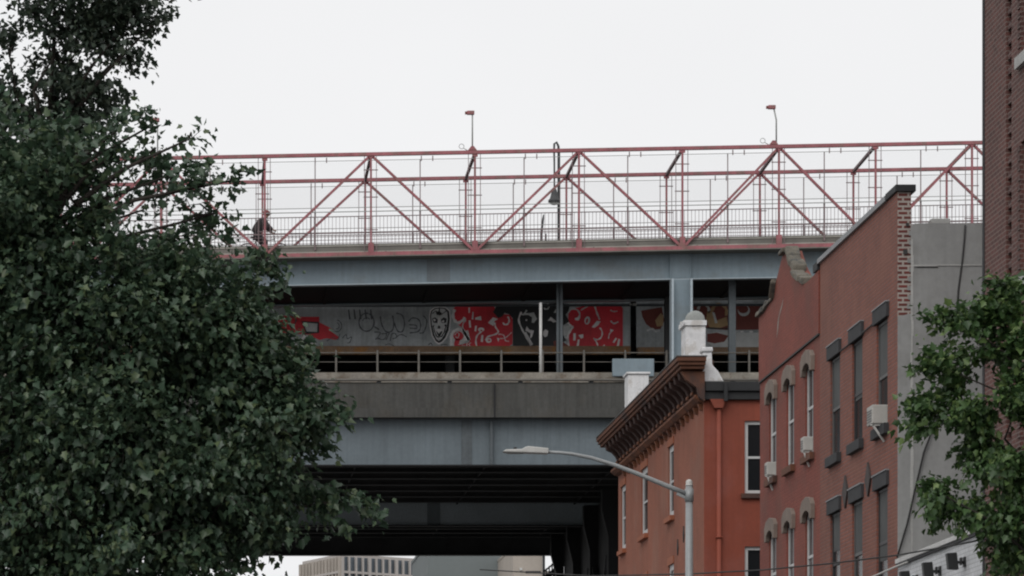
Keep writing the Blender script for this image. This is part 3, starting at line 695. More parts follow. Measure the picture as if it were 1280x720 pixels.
# --- A: faded brown brick building with stucco side
ya0, ya1 = yf(1122.), yf(1025.)
zA = 13.78
bA = thing('brick_building', 'faded brown brick building with charcoal lintels and a bare grey stucco side wall', 'building', (XF,ya0,0))
colsA = [69.25,66.95,64.55]
holesA = []
for yc in colsA:
    for z0, z1 in ((9.6,11.6),(6.45,8.43),(3.4,5.3)): holesA.append((yc-.52,yc+.52,z0,z1))
def wa(m):
    wall(m,'x',XF,ya0,ya1-.001,0,zA,holesA,.08)
    m.quad((XF,ya1,12),(XF+.25,ya1,12),(XF+.25,ya1,zA),(XF,ya1,zA)); m.quad((XF+.25,ya0,12),(XF+.25,ya1,12),(XF+.25,ya1,zA),(XF+.25,ya0,zA)); m.quad((XF+10,ya1,0),(XF,ya1,0),(XF,ya1,13),(XF+10,ya1,13))
part('front_wall', 'brickA', bA, wa)
zS = ZZ(279,ya0)
# ragged brick edge of the front wall end, stucco butted to it
zbk = ZZ(396,ya0)
def pierb(m):
    m.quad((XF,ya0,zbk),(XF+.25,ya0,zbk),(XF+.25,ya0,zA),(XF,ya0,zA))
part('brick_pier', 'brickP', bA, pierb)
rnd = random.Random(3)
def stu(m):
    # outline with a toothed left edge, butted against the brick courses
    pts = [(XF,zbk-.001),(XF,0),(XF+11,0),(XF+11,zS-.02)]
    x = XF+11
    while x > XF+.5: pts.append((x, zS+rnd.uniform(-.025,.02))); x -= .22
    pts.append((XF+.31,zS-.01)); z = zS-.06; k = 0
    while z > zbk+.08:
        e = XF+(.19 if k % 2 else .235)+rnd.uniform(-.02,.02); pts += [(e,z),(e,z-.085)]; z -= .085; k += 1
    m.prism([(a,ya0-.012,b) for a, b in pts], (0,.012-.003+.002,0)) if False else m.quad(*[(a,ya0-.02,b) for a, b in pts])
    m.quad((XF,ya0-.02,0),(XF,ya0-.02,zbk),(XF,ya0,zbk),(XF,ya0,0))
    m.box(XF+.3,XF+11,ya0-.001,ya0+.25,11,zS-.05)
part('side_wall', 'stucco', bA, stu)
def stl(m):
    m.box(XF+.05+.2,XF+.37,ya0-.03,ya0-.021,3,zS-.03)
part('stucco_edge', 'stucco_l', bA, lambda m: [m.box(XF+.24+rnd.uniform(-.01,.01),XF+.275+rnd.uniform(-.01,.02),ya0-.03,ya0-.0205,z,z+.3) for z in np.arange(6.9,zS-.3,.3)])
for q in ((1142,1172,333.5,331.5,.045),(1172,1232,332.5,331,.035),(1148,1160,435.5,434,.035)):
    part('mortar_ledge', 'stucco_l', bA, lambda m: m.box(XX(q[0],ya0),XX(q[1],ya0),ya0-q[4],ya0-.0205,ZZ(q[2],ya0),ZZ(q[3],ya0)))
part('coping_lump', 'stucco_l', bA, lambda m: m.box(XX(1164,ya0),XX(1188,ya0),ya0-.02,ya0+.3,zS-.02,zS+.09), .02)
part('seam', 'crack', bA, lambda m: (m.tube([W(1206.5,281,ya0-.03),W(1205.5,300,ya0-.03),W(1203,325,ya0-.03),W(1198,362,ya0-.03),W(1196,400,ya0-.03)],.018,5), m.box(XX(1146,ya0),XX(1172,ya0),ya0-.035,ya0-.0205,ZZ(334.6,ya0),ZZ(333.9,ya0)), m.box(XX(1132,ya0),XX(1136,ya0),ya0-.03,ya0-.0205,ZZ(283,ya0),ZZ(279,ya0)), m.box(XX(1128.5,ya0),XX(1134,ya0),ya0-.03,ya0-.0205,ZZ(318,ya0),ZZ(312,ya0))))
part('roof', 'capblack', bA, lambda m: m.box(XF+.26,XF+10.9,ya0+.3,ya1-.05,12.7,12.9))
part('parapet_cap', 'capblack', bA, lambda m: (m.box(XF-.05,XF+.33,ya0-.06,ya0+.9,zA+.002,zA+.13)), .01)
part('coping', 'capgrey', bA, lambda m: (m.box(XF-.06,XF+.31,ya0+.901,ya1+.02,zA+.002,zA+.1)))
for i, yc in enumerate(colsA):
    for j, (z0, z1) in enumerate(((9.6,11.6),(6.45,8.43),(3.4,5.3))):
        w = window(bA,'x',XF,yc-.52,yc+.52,z0,z1,.07,'frame_g' if (i+j) % 2 == 0 else 'frame_d','glass',.48,.05, (0,1,(.5,.42,.5,.62,.5,.3)[i+3*(j > 0)],1) if j < 2 else None)
        part('lintel', 'dkstone', w, lambda m: bx(m,'x',XF,yc-.66,yc+.66,-.06,.06,z1,z1+.27), .01)
        part('lintel_edge', 'capgrey', w, lambda m: bx(m,'x',XF,yc-.67,yc+.67,-.075,.0,z1+.272,z1+.295))
        part('sill', 'dkstone', w, lambda m: bx(m,'x',XF,yc-.64,yc+.64,-.1,.05,z0-.2,z0), .01)
for yy in (68.08,65.78):
    part('anchor_plate', 'anchor', bA, lambda m: m.prism([(XF-.04,yy,8.4),(XF-.04,yy+.16,8.6),(XF-.04,yy+.26,8.73),(XF-.04,yy+.16,8.86),(XF-.04,yy,9.06),(XF-.04,yy-.16,8.86),(XF-.04,yy-.26,8.73),(XF-.04,yy-.16,8.6)],(.039,0,0)))
part('wall_cable', 'crack', bA, lambda m: m.tube([(XF-.03,68.5,11.62),(XF-.03,67.7,11.62),(XF-.035,66,11.64),(XF-.03,64.9,11.66)],.018,5))
part('corner_cable', 'wire', bA, lambda m: m.tube([W(1180,500,ya0-.08),W(1155,565,ya0-.08),W(1145,607,ya0-.08),W(1134,655,ya0-.08),W(1121.5,697,ya0-.08)],.018,5))
# --- B: dark red building with a stone-capped gable
yb0, yb1 = ya1, yf(950.)
zB = 13.86
bB = thing('brick_building', 'dark red building with brownstone arched lintels and a stepped gable capped in rough stone', 'building', (XF,yb0,0))
colsB = [76.7,74.45,72.15]
hB = []
for yc in colsB:
    for z0, z1 in ((9.95,11.95),(6.75,8.83),(3.4,5.5)): hB.append((yc-.46,yc+.46,z0,z1))
def wb(m):
    wall(m,'x',XF,yb0+.001,yb1,0,12.3,hB,.08)
    XG = XF+.0
    gab = [(yb0+.001,12.34),(yb1,12.34),(yb1,zB),(77.6,zB),(77.3,zB+.05),(76.9,zB+.08),(76.35,zB+.1),(76.1,zB+.42),(75.7,zB+.62),(75.25,zB+.86),(74.7,zB+.86),(74.1,zB+.42),(73.4,zB+.05),(72.6,zB-.22),(72.0,zB-.24),(yb0+.001,zB-.2)]
    m.prism([(XG-.03,a,b) for a, b in gab], (.33,0,0))
    m.quad((XF+10,yb1,0),(XF,yb1,0),(XF,yb1,12.34),(XF+10,yb1,12.34)); m.quad((XF,yb1,0),(XF+10,yb1,0),(XF+10,yb1,12.34),(XF,yb1,12.34))
part('front_wall', 'brickB', bB, wb)
part('drip_edge', 'crack', bB, lambda m: m.box(XF-.045,XF+.1,yb0+.01,yb1-.01,12.3,12.339))
rr = random.Random(11)
def rub(m, left):
    cop = [(yb1+.05,zB,0),(77.6,zB,0),(77.2,zB+.06,0),(76.4,zB+.1,0),(76.1,zB+.42,1),(75.25,zB+.86,1),(74.7,zB+.86,1),(74.1,zB+.42,1),(73.4,zB+.05,1),(72.6,zB-.22,1)]
    for (a, za, _), (b, zb2, _) in zip(cop, cop[1:]):
        if 75.5 < a < 76.3 or (a > 76) != left: continue
        n = max(1, int(abs(a-b)/.33)+int(abs(za-zb2)/.4))
        for k in range(n):
            t0, t1 = k/n, (k+1)/n-.03
            p0 = Vector((0, a+(b-a)*t0, za+(zb2-za)*t0)); p1 = Vector((0, a+(b-a)*t1, za+(zb2-za)*t1))
            th = .1+rr.uniform(-.03,.05); o = rr.uniform(-.04,.04)
            m.prism([(XF-.12+o,p0.y,p0.z-.02),(XF-.12+o,p1.y,p1.z-.02),(XF-.1+o+rr.uniform(-.03,.03),p1.y,p1.z+th),(XF-.1+o,p0.y,p0.z+th+rr.uniform(-.05,.05))],(.3,0,0))
for left in (True, False): part('stone_coping', 'rubble', bB, lambda m: rub(m, left), .03)
part('paint_chip', 'walklight', bB, lambda m: (m.prism([(XF-.036,75.9,13.32),(XF-.036,75.55,13.52),(XF-.036,75.1,13.75),(XF-.036,75.3,13.58)],(.004,0,0)), m.prism([(XF-.036,75.95,13.0),(XF-.036,75.85,13.3),(XF-.036,75.65,13.42),(XF-.036,75.8,13.2)],(.004,0,0))))
part('roof', 'capblack', bB, lambda m: m.box(XF+.35,XF+9.9,yb0+.1,yb1-.05,12.35,12.6))
part('flashing', 'capblack', bB, lambda m: m.box(XF-.06,XF+.35,yb0+.02,yb0+.5,zB-.19,zB-.02))
for i, yc in enumerate(colsB):
    for j, (z0, z1) in enumerate(((9.95,11.95),(6.75,8.83),(3.4,5.5))):
        w = window(bB,'x',XF,yc-.46,yc+.46,z0,z1,.07,'frame_w','glass',.5,.07,(0,.5,.0,1) if j < 2 else None)
        yo = [(-.62,-.32),(-.64,.1),(-.45,.28),(0,.36),(.45,.28),(.64,.1),(.62,-.32),(.46,-.32),(.4,-.16),(.2,-.06),(0,-.03),(-.2,-.06),(-.4,-.16),(-.46,-.32)]
        part('arched_lintel', 'stone', w, lambda m: m.prism([(XF-.09,yc+a,z1-.05+b*.75) for a, b in yo],(.1,0,0)), .01)
        part('sill', 'cornice', w, lambda m: bx(m,'x',XF,yc-.58,yc+.58,-.1,.06,z0-.16,z0-.001), .01)
# --- C: corner building with bracketed cornice
yc0, yc1 = yf(880.), yf(773.)
bC = thing('brick_building', 'salmon brown corner building with a heavy rusty bracketed cornice and whitewashed chimneys', 'building', (XF,yc0,0))
hC = []
for y0, y1 in ((97.75,99.1),(92.45,93.5),(102.7,103.8)):
    for z0, z1 in ((10.65,12.6),(7.3,9.35),(3.8,5.9)): hC.append((y0,y1,z0,z1))
part('front_wall', 'brickC', bC, lambda m: (wall(m,'x',XF,yc0,yc1,0,14.0,hC,.08), m.quad((XF,yc1,0),(XF,yc1,14),(XF+12,yc1,14),(XF+12,yc1,0))))
xw0, xw1 = XX(931,yc0), XX(931,yc0)+.85
hS = [(xw0,xw1,ZZ(617,yc0),ZZ(526,yc0)),(xw0,xw1,ZZ(774,yc0),ZZ(683,yc0))]
part('side_wall', 'renderC', bC, lambda m: wall(m,'y',yc0,XF,XF+12,0,13.3,hS))
for k, h in enumerate(hS):
    w = window(bC,'y',yc0,h[0],h[1],h[2],h[3],.1,'frame_w','glass',.5,.09)
    part('sill', 'cornice', w, lambda m: bx(m,'y',yc0,h[0]-.1,h[1]+.1,-.1,.1,h[2]-.12,h[2]-.001))
for h in hC:
    w = window(bC,'x',XF,*h,.07,'frame_w','glass',.5,.16)
    part('sill', 'sillC', w, lambda m: bx(m,'x',XF,h[0]-.12,h[1]+.12,-.12,.06,h[2]-.14,h[2]-.001), .01)
    part('lintel', 'sillC', w, lambda m: bx(m,'x',XF,h[0]-.05,h[1]+.05,-.03,.0,h[3]+.001,h[3]+.2))
for (yy, z) in ((90.5,9.95),(89.1,10.2),(91.6,9.7),(97.9,8.9)):
    part('anchor_plate', 'anchor', bC, lambda m: m.prism([(XF-.03,yy,z-.22),(XF-.03,yy+.1,z),(XF-.03,yy,z+.22),(XF-.03,yy-.1,z)],(.029,0,0)))
# cornice
XL = 12.34
yq0 = yc0-.55
def corn(m):
    m.box(XL,XF-.02,yq0,yc1-.7,13.98,14.1); m.box(XL+.04,XF-.03,yq0+.05,yc1-.75,13.89,13.979); m.box(XL+.1,XF-.04,yq0+.12,yc1-.8,13.8,13.889); m.box(XF-.019,XF+.25,yc0+.02,yc1-.8,13.5,14.09)
co = part('cornice', 'cornice', bC, corn, .015)
part('top_flashing', 'frame_g', co, lambda m: m.box(XL-.02,XF+.0,yq0-.02,yc1-.68,14.101,14.125))
part('frieze', 'cornice_d', co, lambda m: m.box(XF-.05,XF-.002,yc0-.01,yc1,13.2,13.759))
part('belt_moulding', 'cornice_l', co, lambda m: (m.prism([(XF-.002,yc0-.03,13.199),(XF-.24,yc0-.03,13.199),(XF-.24,yc0-.03,13.13),(XF-.13,yc0-.03,13.04),(XF-.002,yc0-.03,13.0)],(0,yc1-yc0,0))), .01)
for i in range(10):
    yb_ = 87.2+i*1.62
    def brkt(m, y0):
        prof = [(XF-.051,13.202),(XF-.22,13.202),(XF-.25,13.3),(XF-.3,13.42),(XF-.42,13.55),(XF-.58,13.62),(XF-.62,13.798),(XF-.051,13.798)]
        m.prism([(a,y0,b) for a, b in prof],(0,.28,0))
    for q in (0,.81):
        b = part('bracket', 'cornice_d', co, lambda m: brkt(m, yb_+q), .015)
        part('pendant', 'cornice_l', co, lambda m: m.prism([(XF-.001,yb_+q,12.82),(XF-.07,yb_+q,12.84),(XF-.13,yb_+q,12.999),(XF-.001,yb_+q,12.999)],(0,.14,0)))
        part('bracket_face', 'cornice_l', b, lambda m: m.box(XF-.285,XF-.245,yb_+q-.015,yb_+q+.295,13.21,13.29))
def ret(m):   # the end of the cornice turned towards the side wall
    m.box(XL+.2,XF-.001,yc0-.3,yc0-.1,13.3,13.755)
part('cornice_return', 'cornice', co, lambda m: m.prism([(XF-.62,yc0-.28,13.757),(XF-.02,yc0-.28,13.757),(XF-.02,yc0-.28,13.0),(XF-.16,yc0-.28,13.1),(XF-.22,yc0-.28,13.35),(XF-.5,yc0-.28,13.55)],(0,.2,0)))
part('gutter_band', 'capblack', bC, lambda m: (m.box(XF-.02,XF+12,yc0-.12,yc0+.2,ZZ(500,yc0),ZZ(490,yc0)), m.box(XF+.0,XF+12,yc0-.2,yc0+.2,ZZ(489.7,yc0),ZZ(478,yc0)), m.box(XX(903,yc0),XX(903,yc0)+.1,yc0-.26,yc0-.201,ZZ(503,yc0),ZZ(480,yc0))), .01)
part('downpipe', 'renderC', bC, lambda m: (m.tube([(XX(898,yc0),yc0-.09,ZZ(512,yc0)),(XX(898,yc0),yc0-.09,0)],.06,10), m.prism([(XX(886,yc0),yc0-.2,ZZ(500,yc0)),(XX(906,yc0),yc0-.2,ZZ(500,yc0)),(XX(902,yc0),yc0-.2,ZZ(511,yc0)),(XX(892,yc0),yc0-.2,ZZ(511,yc0))],(0,.198,0)), m.tube([(XX(898,yc0),yc0-.09,ZZ(673,yc0)),(XX(898,yc0),yc0-.09,ZZ(671,yc0))],.095,10)))
part('roof', 'capblack', bC, lambda m: m.box(XF+.1,XF+11.9,yc0+.25,yc1-.1,13.1,13.25))
# chimneys
YK = yc0+2.2
def ch1(m):
    x0, x1 = XX(857,YK), XX(882,YK); m.box(x0,x1,YK,YK+.8,13.2,ZZ(407,YK)); m.box(x0-.06,x1+.02,YK-.05,YK+.85,ZZ(407,YK)+.001,ZZ(400.5,YK))
    m.tube([(x0-.02,YK-.1,ZZ(404,YK)),(x0-.14,YK-.1,ZZ(403.5,YK)),(x0-.16,YK-.1,ZZ(411,YK))],.02,5)
c1 = part('chimney', 'chimney', bC, ch1, .03)
xm = XX(871.5,YK)
part('chimney_dome', 'dome', c1, lambda m: m.lathe((xm,YK+.4,ZZ(400.5,YK)+.001),[(.27,0),(.27,.06),(.24,.17),(.18,.25),(.1,.3),(.02,.315)],18))
def ch2(m):
    y = yc0-.05
    m.prism([(XX(878,y),y,ZZ(477,y)),(XX(905,y),y,ZZ(477,y)),(XX(898,y),y,ZZ(464,y)),(XX(890.5,y),y,ZZ(456,y)),(XX(890,y),y,ZZ(440,y)),(XX(878.5,y),y,ZZ(440,y))],(0,.35,0))
    m.box(XX(877,y),XX(891,y),y-.04,y+.4,ZZ(439.8,y),ZZ(434,y))
part('parapet_end', 'chimney', bC, ch2, .03)
YJ = 101.
part('chimney', 'chimney', bC, lambda m: (m.box(XX(785,YJ),XX(811,YJ),YJ,YJ+.8,13.2,ZZ(468,YJ)), m.box(XX(783,YJ),XX(813,YJ),YJ-.05,YJ+.85,ZZ(467.8,YJ),ZZ(465,YJ))), .02)

# --- low white building
yw0, yw1 = yf(1231), ya0-.045
zW = 6.86
bW = thing('low_building', 'low white painted brick building with black floodlights under its pale coping', 'building', (XF,yw0,0))
part('front_wall', 'whitewall', bW, lambda m: m.box(XF,XF+.3,yw0+.01,yw1,0,zW))
part('coping', 'white', bW, lambda m: m.box(XF-.06,XF+.36,yw0+.01,yw1,zW+.001,zW+.09), .01)
part('drip_strip', 'capblack', bW, lambda m: m.box(XF-.045,XF-.002,yw0+.01,yw1,zW-.05,zW-.001))
part('roof', 'capblack', bW, lambda m: m.box(XF+.31,XF+10,yw0+.01,yw1,6.3,6.45))
for i, yy in enumerate((57.6,59.5,61.4)):
    nm = ['nearest the brick tower, under the leaves', 'in the middle of the row of three', 'farthest from the tower, cut by the frame edge'][i]
    f = thing('floodlight', 'small black floodlight on the white wall, '+nm, 'floodlight', (XF,yy,6.4), 'black floodlights on the low white wall')
    xl_ = 12.87; z = 6.46
    part('lamp_body', 'iron', f, lambda m: m.prism([(xl_-.07,yy-.1,z-.14),(xl_+.1,yy-.1,z-.15),(xl_+.07,yy-.1,z+.14),(xl_-.1,yy-.1,z+.13)],(0,.16,0)), .012)
    part('arm', 'iron', f, lambda m: (m.tube([(xl_+.08,yy-.02,z-.02),(xl_+.16,yy-.02,z-.02),(XF-.02,yy,z-.02)],.028,8), m.box(xl_+.135,xl_+.17,yy-.06,yy+.04,z-.07,z+.06)), .01)
    part('wall_plate', 'iron', f, lambda m: m.box(XF-.03,XF-.001,yy-.07,yy+.07,z-.1,z+.07))
# --- tall brick tower
bT = thing('brick_tower', 'tall dark brick building with a toothed vertical recess at the right edge', 'building', (XF,yf(1231),0))
yt1 = yf(1231)
r0, r1 = yf(1264.5), yf(1257.5)
hT = [(r0,r1,3,25)]
for z in (4.5,8.1,11.7,15.2,18.9,22.): hT.append((52.3,53.72,z-1.1,z+1.05))
part('front_wall', 'brickT', bT, lambda m: (wall(m,'x',XF,40,yt1,0,26,hT,.16), m.quad((XF,yt1,0),(XF,yt1,26),(XF+12,yt1,26),(XF+12,yt1,0)), m.quad((XF,40,0),(XF+12,40,0),(XF+12,40,26),(XF,40,26)), m.quad((XF,40,26),(XF+12,40,26),(XF+12,yt1,26),(XF,yt1,26))))
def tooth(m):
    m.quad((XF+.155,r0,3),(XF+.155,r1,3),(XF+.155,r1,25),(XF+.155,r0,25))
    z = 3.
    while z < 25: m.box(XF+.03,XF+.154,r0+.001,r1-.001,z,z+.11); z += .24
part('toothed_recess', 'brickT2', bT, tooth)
part('corner_trim', 'dkstone', bT, lambda m: m.box(XF-.02,XF+.1,yt1+.002,yt1+.1,0,26))
for h in hT[1:]:
    w = window(bT,'x',XF,*h,.15,'frame_d','glass',.5,.06)
    part('lintel', 'brickT2', w, lambda m: [m.box(XF-.02,XF-.001,h[1]+.01+.0,h[1]+.18,z_,z_+.075) for z_ in np.arange(h[2],h[3],.156)])
    part('sill', 'stucco_l', w, lambda m: bx(m,'x',XF,h[0]-.1,h[1]+.12,-.08,.15,h[2]-.18,h[2]-.001))

# air conditioners
def ac(y, z, label, w=.5, h=.38, d=.42, mk='ac'):
    t = thing('air_conditioner', label, 'air conditioner', (XF,y,z), 'window air conditioners on the brick fronts')
    part('casing', mk, t, lambda m: m.box(XF-d,XF+.15,y-w/2,y+w/2,z,z+h), .02)
    part('grille', 'frame_g', t, lambda m: [m.box(XF-d-.008,XF-d-.001,y-w/2+.05,y+w/2-.05,z+.05+k*.05,z+.07+k*.05) for k in range(int((h-.08)/.05))])
    part('bracket', 'lamp', t, lambda m: (m.bar((XF-d+.02,y-w/2+.05,z-.02),(XF-.01,y-w/2+.05,z-.34),.035,.035), m.bar((XF-d-.02,y-w/2+.05,z-.022),(XF,y-w/2+.05,z-.022),.035,.03)))
ac(64.5,9.62,'large pale air conditioner in the upper window nearest the grey wall',.52,.36,.25)
ac(76.75,10.0,'small pale air conditioner at the far end of the dark red front',.34,.3,.15)
ac(72.2,10.02,'small pale air conditioner in the third upper window of the dark red front',.34,.3,.15)

# street lamp
YS = 65.
xs = XX(861.5,YS); zs = ZZ(607,YS)
t = thing('street_lamp', 'galvanised street lamp with a long curved arm and flat pale head before the brick corner', 'street lamp', (xs,YS,.14))
pol = part('pole', 'galv', t, lambda m: m.tube([(xs,YS,.14),(xs,YS,4),(xs,YS,zs)],[.11,.085,.068],14))
part('finial', 'lamp', pol, lambda m: m.lathe((xs,YS,zs),[(.075,0),(.07,.02),(.06,.03),(.068,.06),(.06,.09),(.03,.115),(.005,.12)],12))
part('base', 'galv', t, lambda m: m.lathe((xs,YS,.14),[(.22,0),(.2,.5),(.14,.8),(.11,.9)],12))
arm_px = [(860,618),(835,608),(800,593.5),(770,582),(740,572.5),(715,567.5),(700,565.8),(684,565)]
part('arm', 'galv', t, lambda m: m.tube([W(a,b,YS) for a, b in arm_px],[.05,.047,.043,.04,.036,.033,.031,.03],10))
part('arm_clamp', 'galv', t, lambda m: (m.tube([(xs,YS,ZZ(627,YS)),(xs,YS,ZZ(611,YS))],.085,12), m.bar(W(846,617,YS),W(861,624,YS),.05,.05)))
def head(m):
    y0 = YS-.13
    m.prism([tuple(W(a,b,YS)[:1])+(y0,)+tuple(W(a,b,YS)[2:]) for a, b in ((685,561),(660,558.5),(656,559.5),(652,562),(632,562.5),(628,565),(632,565.8),(655,566.3),(685,567.5))],(0,.26,0))
hd_ = part('lamp_head', 'lamp', t, head, .015)
part('photocell', 'iron', hd_, lambda m: m.lathe((XX(644,YS),YS,ZZ(562.2,YS)),[(.035,0),(.035,.045),(.02,.05)],10))
part('light_panel', 'cable_grey', hd_, lambda m: m.box(XX(634,YS),XX(654,YS),YS-.1,YS+.1,ZZ(566.9,YS),ZZ(566.2,YS)))

# overhead wires
def cable(name, label, pts, r, mk):
    q = [W(*p_) for p_ in pts]; o = part(name, mk, None, lambda m: m.tube(q, r, 5)); tag(o, label, 'cable')
cable('overhead_wire', 'thin dark wire sagging across the lower brick fronts', [(600,712,90),(740,720,84),(863,717.3,75),(952,712.5,70),(1037,704.5,66),(1121,694,62.3),(1190,682,57.5),(1240,672,55.2)], .016, 'wire')
cable('service_cable', 'short pale cable rising to the corner of the low white wall', [(1040,742,66),(1100,717,63.5),(1118,709,62.6),(1134,702.5,62.0)], .02, 'lamp')

# ------------------------------------------------------------------ far buildings beyond the bridge
def farA():
    Y0 = 600.; k = 2
    P0 = (XX(427,Y0), Y0); P1 = (XX(536,612.4), 612.4); P2 = (XX(378,617), 617.)
    t = thing('office_block', 'pale office block with closely spaced upright fins seen under the bridge', 'building', (P0[0],P0[1],0))
    ztop = ZZ(692,Y0)
    P3 = (P1[0]+P2[0]-P0[0], P1[1]+P2[1]-P0[1])
    part('wall', 'glass_b', t, lambda m: m.prism([(a,b,0) for a, b in (P0,P1,P3,P2)],(0,0,ztop-.5)))
    part('roof', 'fin', t, lambda m: m.prism([(a,b,ztop-.49) for a, b in (P0,P1,P3,P2)],(0,0,.5)))
    def fins(A_, B_, n, w, dn, mk):
        d = Vector((B_[0]-A_[0], B_[1]-A_[1], 0)); L = d.length; d.normalize()
        for i in range(n+1):
            c = Vector((A_[0],A_[1],0))+d*(L*i/n); ww = w*(1.8 if i in (0,n,4,8) else 1)
            q = [c-d*ww/2+dn, c+d*ww/2+dn, c+d*ww/2-dn*.2, c-d*ww/2-dn*.2]
            part('fin', mk, t, lambda m: m.prism([(v.x,v.y,0) for v in q],(0,0,ztop-.55)))
    fins(P0,P1,13,.35,Vector((.2,-.5,0)),'fin')
    fins(P0,P2,12,.5,Vector((-.5,-.2,0)),'beige')
    for zz in np.arange(ZZ(713.5,Y0)-12,ztop-1,2.9):
        part('floor_band', 'fin', t, lambda m: (m.prism([(P0[0]-.1,P0[1]-.6,zz),(P1[0],P1[1]-.6,zz),(P1[0],P1[1]-.1,zz),(P0[0],P0[1]-.1,zz)],(0,0,.42)), m.prism([(P2[0]-.6,P2[1],zz),(P0[0]-.6,P0[1],zz),(P0[0]-.1,P0[1],zz),(P2[0]-.1,P2[1],zz)],(0,0,.42))))
farA()
YB = 420.
t = thing('slate_building', 'plain slate grey slab-sided building between the finned block and the beige one', 'building', (XX(588,YB),YB,0))
part('wall', 'slate', t, lambda m: m.box(XX(535,YB),XX(641,YB),YB,YB+30,0,ZZ(680,YB)))
part('panel_joint', 'bluedark', t, lambda m: m.box(XX(634,YB)-.1,XX(634,YB)+.1,YB-.03,YB-.001,0,ZZ(681,YB)))
part('roof', 'slate', t, lambda m: m.box(XX(534,YB),XX(642,YB),YB-.3,YB+30.2,ZZ(680,YB)+.01,ZZ(676,YB)))
YB = 400.
t = thing('beige_building', 'beige rendered building with one narrow dark slot window beside the black stair', 'building', (XX(660,YB),YB,0))
part('wall', 'beige', t, lambda m: (m.box(XX(641.5,YB),XX(678,YB),YB,YB+20,0,ZZ(685,YB)), m.box(XX(678.1,YB),XX(692,YB),YB+2,YB+20,0,ZZ(712,YB))))
part('window', 'glass', t, lambda m: m.box(XX(657,YB),XX(676,YB),YB-.05,YB-.001,ZZ(716.5,YB),ZZ(713.8,YB)))
part('wall_lamp', 'white', t, lambda m: m.box(XX(649.5,YB),XX(652.5,YB),YB-.3,YB-.001,ZZ(713,YB),ZZ(710,YB)))
part('corner_pipe', 'iron', t, lambda m: m.box(XX(678.2,YB),XX(681,YB),YB-.3,YB+.1,0,ZZ(690,YB)))
part('roof', 'beige', t, lambda m: m.box(XX(641,YB),XX(678.5,YB),YB-.3,YB+20.2,ZZ(685,YB)+.01,ZZ(682,YB)))
# black steel stair up to the bridge
YT = 166.
t = thing('steel_stair', 'black open steel stair climbing to the bridge beside the dark pier', 'stair', (XX(700,YT),YT,0))
for dy in (0.,1.3):
    def flight(m):
        m.bar((XX(683,YT),YT+dy,ZZ(722,YT)),(XX(722,YT),YT+dy,ZZ(690,YT)),.06,.25)
        m.bar((XX(683,YT),YT+dy,ZZ(712,YT)),(XX(722,YT),YT+dy,ZZ(680,YT)),.05,.08)
        for k in range(12):
            f = k/11; x = XX(683+39*f,YT); z = ZZ(722-32*f,YT); m.box(x-.03,x+.03,YT+dy-.02,YT+dy+.02,z,z+.45)
    part('stringer', 'iron', t, flight)
def steps(m):
    for k in range(8):
        f = k/7; x = XX(683+39*f,YT); z = ZZ(722-32*f,YT); m.box(x-.16,x+.16,YT+.05,YT+1.25,z-.02,z+.02)
part('tread', 'iron', t, steps)
part('frame', 'iron', t, lambda m: (m.box(XX(718,YT),XX(724,YT),YT-.1,YT+1.4,0,15.6), m.box(XX(691,YT),XX(694,YT),YT-.1,YT+.1,0,ZZ(716,YT)), m.bar((XX(692,YT),YT,ZZ(740,YT)),(XX(722,YT),YT,ZZ(706,YT)),.1,.12)))

